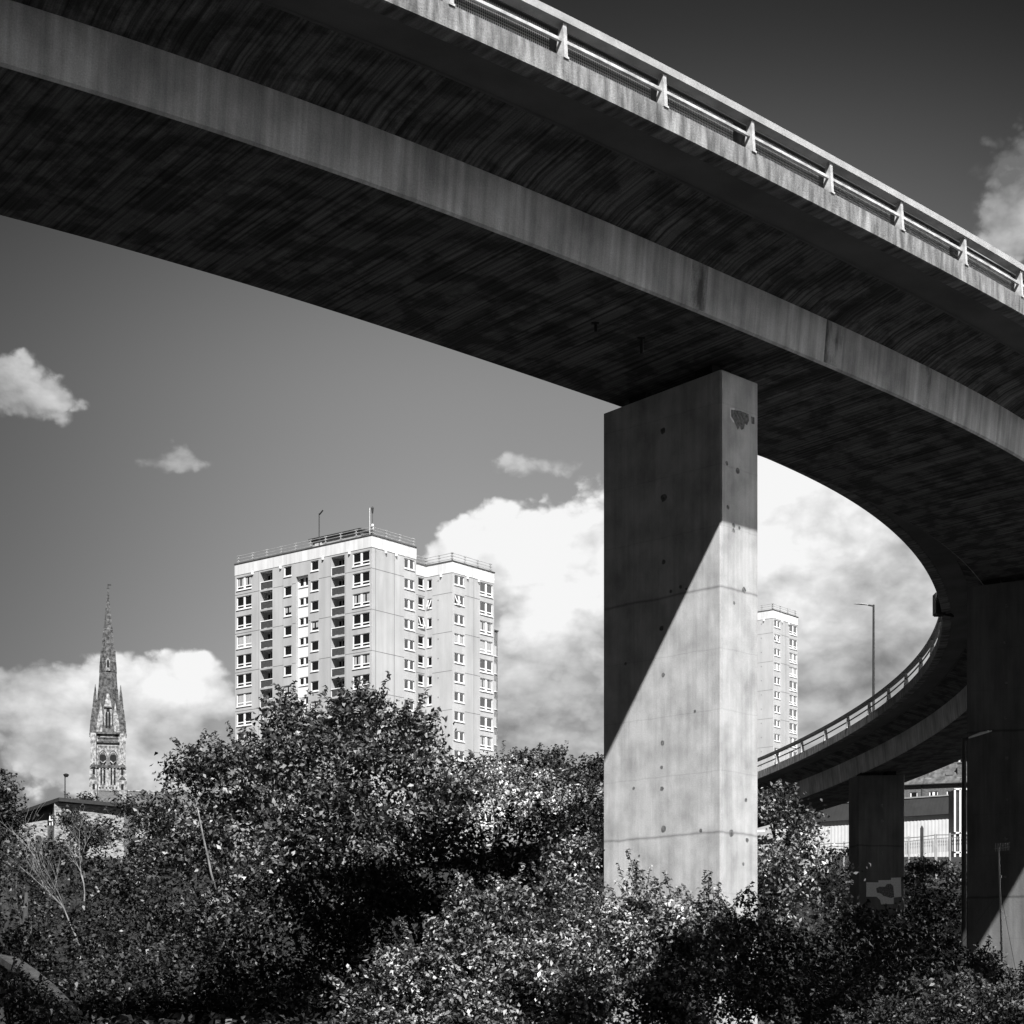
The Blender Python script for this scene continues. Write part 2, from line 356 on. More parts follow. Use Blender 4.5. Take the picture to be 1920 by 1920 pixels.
def railing(side):
    # side +1: outer edge (w=0), -1: inner edge (w=DW)
    wf = (lambda q: q) if side > 0 else (lambda q: DW-q)
    top = MB()
    sweep(top, [(wf(-.02), -.76), (wf(-.02), -.93), (wf(.26), -.93), (wf(.26), -.76)], SA, SB, closed=True, step=1.0)
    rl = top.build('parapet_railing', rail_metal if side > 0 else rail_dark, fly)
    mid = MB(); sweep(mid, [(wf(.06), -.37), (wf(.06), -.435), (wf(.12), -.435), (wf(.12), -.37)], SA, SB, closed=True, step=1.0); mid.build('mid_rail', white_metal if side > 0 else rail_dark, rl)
    if side > 0:
        sb = MB()
        k = int((-60-5.83)/3.269)
        while True:
            s0 = 5.829+3.269*k; k += 1
            if s0 > 68: break
            if s0 < -40: continue
            gap0 = .30 if k % 3 else .55
            me = MB(); sweep(me, [(wf(.19), -.02), (wf(.19), -.60)], s0+.14, s0+3.269-gap0, step=.75); me.build('wire_mesh_infill', wire, rl)
        sweep(sb, [(wf(.34), .0), (wf(.34), -.80), (wf(.39), -.80), (wf(.39), .0)], -40, 80, closed=True)
        sb.build('backing_screen', dark_panel, rl)
    per, off = (3.269, 5.829) if side > 0 else (3.269, 0)
    lo, hi = (-40, 74) if side > 0 else (30, 150)
    s = off+per*math.ceil((lo-off)/per)
    proto = None; inner = []
    if side < 0:        # inner posts follow the inner edge, 3.925 m apart along it
        L = np.r_[0, np.cumsum(np.hypot(np.diff(x_-np.sin(th_)*DW), np.diff(y_+np.cos(th_)*DW)))]
        i24 = int(np.argmin(abs(S_+24))); L = L-L[i24]
        for kk in range(-16, 22): inner.append(float(np.interp(89.107+3.925*kk, L, S_)))
        inner = [q for q in inner if q < 150]
    lst = inner if side < 0 else list(np.arange(s, hi, per))
    for s in lst:
        if proto is None:
            p = MB(); b_ = .10
            # tapering fin: x outwards(-) / inwards(+), y along
            prof = [(-.02, 0), (.03, .76), (.15, .76), (.26, 0)]
            for yy, mi in ((-.055, 1), (.055, 1)):
                pts = [(a, yy, c) for a, c in prof]; p.poly(pts if yy < 0 else pts[::-1], 0)
            for a, b in zip(prof, prof[1:]+prof[:1]):
                p.quad((a[0], -.055, a[1]), (a[0], .055, a[1]), (b[0], .055, b[1]), (b[0], -.055, b[1]), 0)
            p.box(-.03, .30, -.08, .08, -.01, .03, 0)
            o = proto = p.build('post', white_metal, rl)
        else: o = proto.copy(); COL.objects.link(o); o.parent = rl
        q = dk(s, wf(0.0), 0); h = heading(s); o.location = q
        o.rotation_euler = (0, 0, h+pi/2 if side > 0 else h-pi/2)
    return rl
railing(1); railing(-1)
# piers
def spot(mb, face, a, z, r, m=1):
    """dark recessed tie hole drawn as a shallow disc 4 mm proud of the face; a along the face"""
    pts = []
    for j in range(10):
        t = 2*pi*j/10; rr = r*(1+R.uniform(-.18, .18))
        if face == 'w': pts.append((-.004, a+cos(t)*rr, z+sin(t)*rr))
        else: pts.append((a+cos(t)*rr, -.004, z+sin(t)*rr))
    if face == 'w': pts = pts[::-1]
    mb.poly(pts, m)
def pier(s, wa, wb, ztopa, ztopb, zb, thick=1.58, marks=None, at_xy=None, hd=None):
    """local x along the deck (0..thick), y across the deck (0..L)"""
    h = heading(s) if hd is None else hd
    p0 = dk(s, wa, 0) if at_xy is None else Vector((*at_xy, 0))
    L = wb-wa
    mb = MB(); c = .05
    o2 = [(c, 0), (thick-c, 0), (thick, c), (thick, L-c), (thick-c, L), (c, L), (0, L-c), (0, c)]
    tz = lambda y: ztopa+(ztopb-ztopa)*y/L-p0.z
    n = len(o2); i = len(mb.v)
    for (x, y) in o2: mb.v.append((x, y, zb))
    for (x, y) in o2: mb.v.append((x, y, tz(y)+p0.z))
    for j in range(n):
        k = (j+1) % n; mb.f.append((i+j, i+k, i+n+k, i+n+j)); mb.m.append(0)
    mb.f.append(tuple(i+n+j for j in range(n))); mb.m.append(0)
    if marks: marks(mb, L)
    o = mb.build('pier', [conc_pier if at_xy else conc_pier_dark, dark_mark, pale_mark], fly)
    o.location = (p0.x, p0.y, 0); o.rotation_euler = (0, 0, h)
    for yy in (L*.22, L*.78):
        bm = MB(); z0 = tz(yy)+p0.z
        soff = dk(s, wa+yy, DD).z
        bm.box(thick*.25, thick*.75, yy-.3, yy+.3, z0, max(soff+.03, z0+.12)); bm.build('bearing', rubber, o)
    return o
def marks1(mb, L):
    # long face (x=0): y runs away to the left in the picture; short face (y=0)
    f = 53.4/FOC
    for py, r in ((812, .10), (937, .11), (1180, .08), (1057, .07), (1268, .06), (1395, .07), (1440, .05), (1480, .07), (1556, .09)):
        spot(mb, 'w', 2.05+R.uniform(-.05, .05), (HZ-py)*55/FOC, r)
    for a, py, r in ((3.1, 1470, .05), (.9, 1340, .04), (3.4, 1230, .05), (.7, 1562, .06), (2.9, 1600, .04), (1.2, 1110, .04), (1.4, 1104, .05), (1.75, 1109, .05)):
        spot(mb, 'w', a, (HZ-py)*54.6/FOC, r)
    P = lambda px, py: ((px-1352)/69*1.58, -.005, (HZ-py)*(53.4+(px-1352)/69*1.1)/FOC)
    pts = [(1371, 768), (1389, 770), (1405, 776), (1406, 788), (1402, 797), (1398, 794), (1396, 803), (1391, 806), (1388, 798), (1384, 806), (1381, 797), (1376, 788), (1371, 780)]
    mb.poly([(P(*p)[0], -.007, P(*p)[2]) for p in pts][::-1], 1)
    edge = [(1369, 764), (1378, 765), (1378, 768), (1371, 770), (1372, 781), (1378, 792), (1375, 792), (1369, 783)]
    mb.poly([P(*p) for p in edge][::-1], 2)
    mb.poly([P(*p) for p in [(1410, 780), (1417, 782), (1417, 795), (1411, 794)]][::-1], 1)
    for px, py, r in ((1363, 868, .06), (1384, 882, .09), (1365, 951, .06), (1376, 985, .07), (1376, 995, .06), (1387, 990, .05), (1377, 1130, .05), (1396, 1106, .09), (1400, 1500, .06), (1395, 1620, .05), (1372, 1562, .10), (1402, 1575, .07)):
        x, _, z = P(px, py); spot(mb, 's', x, z, r)
p1 = pier(0, 0, 4.26, 18.0, 17.72, -1.5, thick=1.68, marks=marks1, at_xy=(0.10595*53.4, 53.4), hd=0.804)
p1['label'] = 'nearest pier, half in sunlight below a diagonal shadow, with peeled patch near its top'
def marks2(mb, L):
    for a in (2.8, 1.9):
        for z in np.arange(1.7, 18, 1.55): spot(mb, 'w', a+R.uniform(-.04, .04), z+R.uniform(-.1, .1), R.uniform(.05, .10))
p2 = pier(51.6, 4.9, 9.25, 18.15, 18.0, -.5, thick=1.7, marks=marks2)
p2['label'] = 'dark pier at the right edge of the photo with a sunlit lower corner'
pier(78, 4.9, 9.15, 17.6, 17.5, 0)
def marks3(mb, L):
    H = lambda a, z: (-.006, a, z)
    f = 127/FOC; A = lambda px: (1703-px)/85*L
    pt = [(1633, 1655), (1655, 1655), (1655, 1651), (1678, 1650), (1678, 1646), (1696, 1645), (1697, 1681), (1683, 1683), (1683, 1695), (1660, 1696), (1658, 1688), (1652, 1682), (1633, 1682)]
    mb.poly([(-.006, A(a), (HZ-b)*f) for a, b in pt], 2)
    bl = [(1651, 1666), (1657, 1663), (1667, 1663), (1670, 1658), (1677, 1657), (1682, 1661), (1683, 1672), (1684, 1682), (1678, 1684), (1664, 1680), (1660, 1676), (1652, 1674)]
    mb.poly([(-.010, A(a), (HZ-b)*f) for a, b in bl], 1)
    for py in (1511, 1540, 1600): spot(mb, 'w', A(1662), (HZ-py)*f, .12)
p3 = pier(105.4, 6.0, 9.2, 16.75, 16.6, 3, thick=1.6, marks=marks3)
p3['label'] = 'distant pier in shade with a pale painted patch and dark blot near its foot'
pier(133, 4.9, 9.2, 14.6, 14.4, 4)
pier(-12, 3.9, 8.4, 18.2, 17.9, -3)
# stub drain pipes under the soffit near the first pier
for px, py, sl, L in ((1116, 608, 0, .24), (1205, 635, 0, .42)):
    # locate on the soffit: search
    best = None
    for s in np.arange(2, 24, .25):
        for ww in np.arange(WO+.3, WI-.3, .1):
            p = dk(s, ww, DD); e = hypot(CX+FOC*p.x/p.y-px, HZ-FOC*p.z/p.y-py)
            if best is None or e < best[0]: best = (e, p)
    p = best[1]; mb = MB(); mb.tube([p+Vector((0, 0, .02)), p-Vector((0, 0, L))], .045, 8); mb.box(p.x-.12, p.x+.08, p.y-.05, p.y+.05, p.z-.04, p.z-.005)
    mb.build('drain_pipe', dark_metal, fly)
# junction box held on the inner edge by two brackets
sb_ = None
best = min(((abs(CX+FOC*dk(s, DW, .2).x/dk(s, DW, .2).y-1766)+abs(HZ-FOC*dk(s, DW, .2).z/dk(s, DW, .2).y-1140)*.5, s) for s in np.arange(50, 75, .25)))
q = dk(best[1], DW, 0)
sg = thing('gantry_sign', 'small dark box sign on two brackets clamped to the inner edge of the flyover', 'sign', q)
mb = MB(); mb.box(-.30, .10, -.35, -.25, -.55, .45); mb.box(-.30, .10, -.25, .35, -.55, -.45); mb.box(-.34, -.26, -.30, .40, -.5, .45); mb.build('sign_box', dark_metal, sg)
mb = MB(); mb.bar((-.1, -.2, -.52), (.55, .0, -.60), .08); mb.build('bracket', dark_metal, sg)
mb = MB(); mb.bar((-.1, -.2, -.22), (.50, .0, -.56), .08); mb.build('bracket', dark_metal, sg)

# parallel slip-road viaduct to the right of the viewpoint (outside the frame, it shades the near shrubs)
sl = thing('slip_road_viaduct', 'straight concrete viaduct deck passing to the right of the viewpoint', 'viaduct', (0, 0, 0))
A = Vector((4.35, 28.45, 22)); dr = Vector((.6, .8, 0)); rt = Vector((.8, -.6, 0))
mb = MB(); a0 = A-dr*70; a1 = A+dr*16
def slab(mb, a0, a1, w0, w1, z0, z1):
    c = [a0+rt*w0, a1+rt*w0, a1+rt*w1, a0+rt*w1]; lo = [Vector((p.x, p.y, z0)) for p in c]; hi = [Vector((p.x, p.y, z1)) for p in c]
    mb.poly(lo[::-1]); mb.poly(hi)
    for j in range(4): k = (j+1) % 4; mb.quad(lo[j], lo[k], hi[k], hi[j])
slab(mb, a0, a1, 0, 9.5, 21.5, 22.0); mb.build('deck_slab', conc_strip, sl)
mb = MB(); slab(mb, a0, a1, 2.5, 7, 20.2, 21.5); mb.build('box_girder', conc_strip, sl)
for k in (-66, -40, 14):
    c = A+dr*k; mb = MB(); mb.box(-.8, .8, -2, 2, -3, 20.2); o = mb.build('pier', conc_pier, sl); o.location = (c.x+rt.x*4.7, c.y+rt.y*4.7, 0); o.rotation_euler = (0, 0, atan2(.8, .6))

# ------------------------------------------------------------------ tower blocks
render_wall = mat('panel_render', 0.42, 0.52, 0.9, .25, stretch=(1, 1, .5), fine=.10, detail=6, second=(.9, (1, 1, .08), .12, .4, .62), bump=.1, bscale=30)
band_wall = mat('roof_band_render', 0.68, 0.80, 0.9, .35, stretch=(1, 1, .3), fine=.06, detail=6, second=(1.2, (1, 1, .10), .22, .36, .6))
infill = mat('pale_infill_panel', 0.70, 0.80, 0.8, .6, fine=.05)
upvc = mat('white_window_frame', 0.80, 0.88, 0.5, 2, spec=.4)
joint_m = mat('panel_joint', 0.12, 0.17, 0.9, 3)
bal_panel = mat('balcony_front', 0.05, 0.08, 0.7, 4, fine=.2)
curtain = mat('net_curtain', 0.30, 0.50, 0.9, 6, stretch=(3, 3, .3))
roof_m = mat('flat_roof', 0.06, 0.10, 0.95, 1)
gl = bpy.data.materials.new('window_glass'); gl.use_nodes = True
_b = gl.node_tree.nodes['Principled BSDF']; _b.inputs['Base Color'].default_value = (.012, .012, .012, 1); _b.inputs['Roughness'].default_value = .08; _b.inputs['Specular IOR Level'].default_value = .2

def facade(mb, O, ex, nx, wdt, z0, z1, holes, depth=.22, m=0, mrev=0):
    """wall with real openings. O origin (xy), ex direction along, nx outward normal. holes: (a0,a1,z0,z1[,depth])"""
    ex = Vector((*ex, 0)); nx = Vector((*nx, 0)); O = Vector((*O, 0))
    P = lambda a, z, d=0: O+ex*a-nx*d+Vector((0, 0, z))
    A = sorted({0, wdt, *[h[0] for h in holes], *[h[1] for h in holes]}); Z = sorted({z0, z1, *[h[2] for h in holes], *[h[3] for h in holes]})
    for i in range(len(A)-1):
        j = 0
        ca = (A[i]+A[i+1])/2; run = None
        for j in range(len(Z)-1):
            cz = (Z[j]+Z[j+1])/2
            ins = any(h[0] < ca < h[1] and h[2] < cz < h[3] for h in holes)
            if not ins and run is None: run = Z[j]
            if (ins or j == len(Z)-2) and run is not None:
                top = Z[j] if ins else Z[j+1]
                mb.quad(P(A[i], run), P(A[i+1], run), P(A[i+1], top), P(A[i], top), m); run = None
    for h in holes:
        d = h[4] if len(h) > 4 else depth; mr = h[5] if len(h) > 5 else mrev
        a0, a1, b0, b1 = h[:4]
        mb.quad(P(a0, b0), P(a0, b0, d), P(a0, b1, d), P(a0, b1), mr); mb.quad(P(a1, b0, d), P(a1, b0), P(a1, b1), P(a1, b1, d), mr)
        mb.quad(P(a0, b0), P(a1, b0), P(a1, b0, d), P(a0, b0, d), mr); mb.quad(P(a0, b1, d), P(a1, b1, d), P(a1, b1), P(a0, b1), mr)
        mb.quad(P(a0, b0, d), P(a1, b0, d), P(a1, b1, d), P(a0, b1, d), mr)

WPROTO = {}
def window(parent, key, pos, ang, wd, ht, lights, transom=False, openw=-1, curt=False, sill=True):
    """window > pane ; local x along the wall, -y outwards, origin lower-left of the opening at the wall face"""
    kk = (round(wd, 2), round(ht, 2), lights, transom, openw, curt)
    if kk in WPROTO:
        o = dup(WPROTO[kk], parent)
    else:
        f = MB(); t = .13; y0, y1 = .10, .19
        f.box(0, t, y0, y1, 0, ht); f.box(wd-t, wd, y0, y1, 0, ht); f.box(t, wd-t, y0, y1, 0, t+.04); f.box(t, wd-t, y0, y1, ht-t*.8, ht)
        lw = wd/lights; zb = t+.04
        if transom: f.box(t, wd-t, y0, y1, .42, .56)
        for k in range(1, lights): f.box(k*lw-.17, k*lw+.17, y0-.02, y1, t+.04, ht-t*.8)
        if sill: f.box(-.05, wd+.05, -.10, y0, -.09, -.01)
        if openw >= 0:      # one sash swung open at the bottom
            x0 = openw*lw+.16; x1 = (openw+1)*lw-.16; q = -.32
            for xa in (x0, x1-.1): f.bar((xa+.05, .07, ht-.18), (xa+.05, q, .28), .10, .07)
            f.bar((x0, q, .28), (x1, q, .28), .09)
        o = f.build('window', upvc, parent)
        p = MB(); p.box(.05, wd-.05, .15, .17, .05, ht-.05); p.build('pane', gl, o)
        if curt:
            c = MB(); nseg = 8
            for k in range(lights):
                for q in range(nseg):
                    xa = k*lw+.2+(lw-.4)*q/nseg; xb = k*lw+.2+(lw-.4)*(q+1)/nseg
                    if q in (3, 4) and curt == 1: continue
                    zz = .5 if curt == 1 else .25
                    c.quad((xa, .148-.012*(q % 2), zz), (xb, .148-.012*((q+1) % 2), zz), (xb, .148-.012*((q+1) % 2), ht-.2), (xa, .148-.012*(q % 2), ht-.2))
            c.build('curtain', curtain, o)
        WPROTO[kk] = o
    o.location = pos; o.rotation_euler = (0, 0, ang); return o

H = 42.5; ST = 2.65
def tower():
    t = thing('tower_block', 'tall pale concrete residential tower block with balconies rising behind the big leafy tree', 'tower block', (-18.06, 254.0, 64.28-H))
    t.rotation_euler = (0, 0, atan2(-.628, .777))
    wall = MB()
    def holes(cols, n0, n1):
        return [(a, b, H-(tt+hh+ST*k), H-(tt+ST*k), *ex) for (a, b, tt, hh, ex) in cols for k in range(n0, n1)]
    ROWS = 15
    # columns on the long face: (a0, a1, top depth, height, (recess, material))
    dbl = [(.30, 3.25, 1.86, 1.75, (.22, 0)), (22.12, 25.15, 1.86, 1.75, (.22, 0))]
    sml = [(9.49, 10.91, 1.72, 1.35, (.22, 0)), (14.5, 15.95, 1.72, 1.35, (.22, 0))]
    bal = [(4.92, 7.29, 1.75, 2.40, (1.35, 0)), (18.26, 20.69, 1.75, 2.40, (1.35, 0))]
    hs = holes(dbl+sml+bal, 0, ROWS)
    facade(wall, (-25.5, 0), (1, 0), (0, -1), 11.75, 0, H-1.5, [h for h in hs if h[1] < 11.6], m=0)
    facade(wall, (-25.5+14.02, 0), (1, 0), (0, -1), 25.5-14.02, 0, H-1.5, [(h[0]-14.02, h[1]-14.02, *h[2:]) for h in hs if h[0] > 14.1], m=0)
    # recessed stair strip with pale infill panels
    a0, a1 = 11.75, 14.02; yR = .42
    wall.quad((a0-25.5, 0, H-3.35), (a1-25.5, 0, H-3.35), (a1-25.5, 0, H-1.5), (a0-25.5, 0, H-1.5), 0)
    wall.quad((a0-25.5, 0, 0), (a0-25.5, yR, 0), (a0-25.5, yR, H-3.35), (a0-25.5, 0, H-3.35), 0); wall.quad((a1-25.5, yR, 0), (a1-25.5, 0, 0), (a1-25.5, 0, H-3.35), (a1-25.5, yR, H-3.35), 0)
    wall.quad((a0-25.5, yR, H-3.35), (a1-25.5, yR, H-3.35), (a1-25.5, 0, H-3.35), (a0-25.5, 0, H-3.35), 0)
    facade(wall, (a0-25.5, yR), (1, 0), (0, -1), a1-a0, 0, H-3.35, [(.15, 2.12, H-(3.5+1.1+ST*k), H-(3.5+ST*k)) for k in range(1, ROWS)]+[(.15, 2.12, H-4.75, H-3.45)], m=2, mrev=2)
    facade(wall, (0, 0), (0, 1), (1, 0), 8.6, 0, H-1.5, holes([(6.27, 8.25, 1.72, 1.35, (.22, 0))], 0, ROWS))
    facade(wall, (-5.75, 8.6), (0, 1), (1, 0), 8.5, 0, H-1.5, holes([(6.85, 8.1, 1.72, 1.60, (.22, 0))], 0, ROWS))
    facade(wall, (-5.75, 17.1), (1, 0), (0, -1), 4.75, 0, H-1.5, holes([(.2, 1.05, 1.85, 1.35, (.22, 0))], 0, ROWS))
    facade(wall, (-1.0, 17.1), (0, 1), (1, 0), 8.9, 0, H-1.5, holes([(.42, 2.5, 1.72, 1.35, (.22, 0)), (5.85, 8.6, 1.72, 1.80, (.22, 0))], 0, ROWS))
    # plain backs
    for (xa, ya, xb, yb) in ((0, 8.6, -5.75, 8.6), (-1, 26, -26.5, 26), (-26.5, 26, -26.5, 17.1), (-26.5, 17.1, -20, 17.1), (-20, 17.1, -20, 8.6), (-20, 8.6, -25.5, 8.6), (-25.5, 8.6, -25.5, 0)):
        wall.quad((xa, ya, 0), (xb, yb, 0), (xb, yb, H), (xa, ya, H), 0)
    wall.build('wall', [render_wall, band_wall, infill], t)
    # roof band, overhanging 4 cm, and roof sheet
    band = MB()
    def strip(x0, y0, x1, y1, nx, ny):
        o = .045; band.quad((x0+nx*o, y0+ny*o, H-1.5), (x1+nx*o, y1+ny*o, H-1.5), (x1+nx*o, y1+ny*o, H), (x0+nx*o, y0+ny*o, H), 0)
        band.quad((x0, y0, H-1.5), (x1, y1, H-1.5), (x1+nx*o, y1+ny*o, H-1.5), (x0+nx*o, y0+ny*o, H-1.5), 0)
    strip(-25.55, 0, .045, 0, 0, -1); strip(0, -.045, 0, 8.6, 1, 0); strip(-5.75, 8.6, -5.75, 17.1, 1, 0); strip(-5.75, 17.1, -.955, 17.1, 0, -1); strip(-1, 17.055, -1, 26, 1, 0)
    band.build('roof_band', band_wall, t)
    rf = MB()
    for b in ((-25.62, .12, -.12, 8.6), (-20, -5.63, 8.6, 17.1), (-26.5, -.88, 16.98, 26.1)): rf.box(b[0], b[1], b[2], b[3], H+.0, H+.14)
    roof = rf.build('roof', roof_m, t)
    # joints
    jn = MB(); zs = [H-1.53]+[H-4.2-5.3*k for k in range(7)]
    for z in zs:
        jn.box(-25.5, -25.5+4.8, -.012, -.004, z-.03, z+.03) if z < H-2 else None
        for a, b in ((-18.1, -16.1), (-14.5, -13.8), (-11.4, -11.1), (-9.5, -7.3), (-4.7, -.0)):
            if z < H-2: jn.box(a, b, -.012, -.004, z-.025, z+.025)
        jn.box(.004, .012, 0, 6.2, z-.03, z+.03); jn.box(-5.746, -5.738, 8.6, 16.8, z-.03, z+.03); jn.box(-4.6, -1.05, 17.088, 17.096, z-.025, z+.025)
        jn.box(-.996, -.988, 19.7, 22.9, z-.03, z+.03)
    for a in (-20.9, -16.2, -7.4, -4.6): jn.box(a-.015, a+.015, -.012, -.004, 0, H-1.5)
    for b in (.75, 4.3): jn.box(.004, .012, b-.03, b+.03, 0, H-1.5)
    jn.box(-.996, -.988, 21.6, 21.64, 0, H-1.5)
    for k in range(ROWS): jn.box(-3.62, -3.5, 17.05, 17.098, H-ST*k-2.35, H-ST*k-2.22)
    jn.build('panel_joint', joint_m, t)
    # small lamps / vents under the band
    for (x, y, face) in ((-22.0, 0, 0), (-16.6, 0, 0), (-8.7, 0, 0), (-3.9, 0, 0), (0, 2.6, 1), (0, 4.6, 1), (-3.0, 17.1, 0), (-1, 20.2, 1), (-1, 22.6, 1)):
        l = MB(); l.frustum((x+(.1 if face else 0), y-(0 if face else .1)), H-1.85, H-1.50, .16, .16, 8); l.build('wall_lamp', upvc, t)
    # windows
    front = 0.0; side = pi/2
    for k in range(9):
        z = H-ST*k
        for ci, a in enumerate((.30, 22.12)):
            window(t, 0, (a-25.5, 0, z-3.61), 0, 2.95 if ci == 0 else 3.03, 1.75, 2, True, openw=-1, curt=(2 if (k in (3, 6) and ci == 0) else 1 if (k+ci) % 3 == 0 else 0))
        for ci, a in enumerate((9.49, 14.5)):
            window(t, 0, (a-25.5, 0, z-3.07), 0, 1.42 if ci == 0 else 1.45, 1.35, 1, False, curt=1 if (k*3+ci) % 4 == 2 else 0)
        if k: window(t, 0, (11.9-25.5, .42, z-4.6), 0, 1.97, 1.1, 2, False)
        if k < 8:
            for ci, a in enumerate((4.92, 18.26)):
                b = MB(); wd = 2.37 if ci == 0 else 2.43
                b.box(a-25.5+.02, a-25.5+wd-.02, .03, .09, z-4.05, z-3.20, 0); bp_ = b.build('balcony', bal_panel, t)
                r_ = MB(); r_.box(a-25.5, a-25.5+wd, -.02, .12, z-3.20, z-3.08); r_.box(a-25.5, a-25.5+.10, -.01, .10, z-4.15, z-3.08); r_.build('handrail', upvc, bp_)
                c_ = MB(); c_.box(a-25.5+.7, a-25.5+.85, 1.22, 1.33, z-4.1, z-1.8); c_.box(a-25.5+.2, a-25.5+wd-.2, 1.30, 1.34, z-3.2, z-2.0, 1); c_.build('door', [grey_metal, gl], bp_)
    window(t, 0, (11.9-25.5, .42, H-4.75), 0, 1.97, 1.3, 2, False, curt=0)
    for k in range(9):
        window(t, 0, (0, 6.27, H-ST*k-3.07), side, 1.98, 1.35, 2, False, openw=-1)
    for k in range(10):
        window(t, 0, (-5.75, 6.85+8.6, H-ST*k-3.32), side, 1.25, 1.60, 1, True, openw=(0 if k == 2 else -1))
        window(t, 0, (-5.55, 17.1, H-ST*k-3.20), 0, .85, 1.35, 1, False, openw=(0 if k == 1 else -1))
    for k in range(13):
        window(t, 0, (-1, 17.52, H-ST*k-3.07), side, 2.08, 1.35, 2, False, openw=(0 if k == 1 else -1), curt=2 if k == 3 else 0)
        window(t, 0, (-1, 22.95, H-ST*k-3.52), side, 2.75, 1.80, 2, True, openw=-1, curt=2 if k == 3 else (1 if k % 3 == 2 else 0))
    # roof railing
    def rr(x0, y0, x1, y1, n, parent):
        r = MB()
        for zz in (.45, .85, 1.22): r.bar((x0, y0, H+zz), (x1, y1, H+zz), .055)
        for q in range(n+1):
            f = q/n; x = x0+(x1-x0)*f; y = y0+(y1-y0)*f
            r.bar((x, y, H+.1), (x, y, H+1.25), .09)
            for zz in (.45, .85, 1.22): r.bar((x-(x1-x0)/n*.09, y-(y1-y0)/n*.09, H+zz), (x+(x1-x0)/n*.09, y+(y1-y0)/n*.09, H+zz), .13)
        r.build('roof_railing', rail_metal, parent)
    rr(-25.2, .35, -.3, .35, 9, roof); rr(-.3, .35, -.3, 8.4, 3, roof); rr(-6.0, 8.6, -6.0, 17.3, 3, roof); rr(-6.0, 17.4, -1.3, 17.4, 2, roof); rr(-1.3, 17.4, -1.3, 25.6, 3, roof)
    pr = MB(); pr.box(-13.8, -5.0, 3.2, 5.0, H+.1, H+2.0, 0); pr.box(-13.3, -12.0, 3.1, 3.2, H+.2, H+1.9, 1)
    pr.box(-14.2, -4.6, 2.8, 5.4, H+2.0, H+2.28, 2); pr.build('plant_room', [render_wall, infill, dark_metal], roof)
    am = MB(); am.tube([(-11.6, 2.2, H), (-11.6, 2.2, H+5.2)], .07, 6); am.bar((-11.6, 2.2, H+5.0), (-10.9, 2.2, H+5.5), .14, .12); am.box(-11.75, -11.45, 2.1, 2.3, H+1.5, H+1.75); am.build('antenna', dark_metal, roof)
    am = MB(); am.tube([(-2.4, 2.2, H), (-2.4, 2.2, H+4.4)], .035, 6); am.build('antenna', upvc, roof)
    am = MB(); am.tube([(-.6, .8, H), (-.6, .8, H+3.8)], .03, 6); am.frustum((-.6, .8), H+3.1, H+3.75, .10, .19, 8); am.frustum((-.6, .8), H+3.75, H+3.95, .19, .08, 8); am.box(-.72, -.48, .7, .9, H+.9, H+1.7, 1); am.build('antenna', [dark_metal, upvc], roof)
    return t
t1 = tower(); t1['group'] = 'matching residential tower blocks on the hill'
t2 = dup(t1); t2['label'] = 'slim distant tower block seen between the sunlit pier and the descending curve of the flyover'
# the E corner (-1, 17.1) of the copy goes to (48.57, 367)
rot = atan2(-.628, .777); ex = Vector((cos(rot), sin(rot))); ey = Vector((-sin(rot), cos(rot)))
o2 = Vector((48.57, 367.0))-ex*(-1)-ey*17.1
t2.location = (o2.x, o2.y, 79.0-H)
# lower wing showing past the far corner of the first block
t3 = thing('apartment_wing', 'narrow sliver of lower pale block with stacked windows just right of the tall tower', 'apartment block', (-7.8, 287.8, 22)); t3.rotation_euler = (0, 0, rot)
wl = MB(); Hh = 60.2-22
facade(wl, (0, 0), (0, 1), (1, 0), 9, 0, Hh, [(7.2, 8.7, Hh-(2.2+1.5+ST*k), Hh-(2.2+ST*k)) for k in range(9)]); wl.box(-9, 0, .01, 9, 0, Hh-.01)
wl.build('wall', [render_wall, band_wall], t3)
rfb = MB(); rfb.box(-9.1, .12, -.1, 9.1, Hh, Hh+.18); rfb.bar((-.3, 1.5, Hh), (-.3, 1.5, Hh+1.0), .4, .4); rfb.build('roof', roof_m, t3)
for k in range(9): window(t3, 0, (0, 7.2, Hh-(3.7+ST*k)), pi/2, 1.5, 1.5, 2, False)

# ------------------------------------------------------------------ church
stone = mat('church_stone', 0.14, 0.50, 0.95, 1.5, fine=.25, detail=9, contrast=(.38, .64), bump=.3)
stone_dark = mat('sooty_stone', 0.03, 0.17, 0.95, 1.4, fine=.25, detail=9, contrast=(.36, .66), bump=.3)
slate = mat('slate_roof', 0.07, 0.13, 0.8, 2, fine=.3, stretch=(1, 1, 3), spec=.3)
void = mat('louvre_void', 0.012, 0.02, 0.9, 3)
CY = 470.0; K = CY/FOC
ch = thing('church', 'old stone gothic church with tall needle spire and louvred belfry on the hill at left', 'church', ((202.5-CX)*K*468/470, 468, 33), radians(11.57))
def cz(py): return (HZ-py)*K-33
twr = MB(); hw = 29*K; dp = 2*hw
twr.box(-hw, hw, 0, dp, -3, cz(1380)); 
tw = None
lou = MB()
ch_t = twr.build('tower', stone, ch)
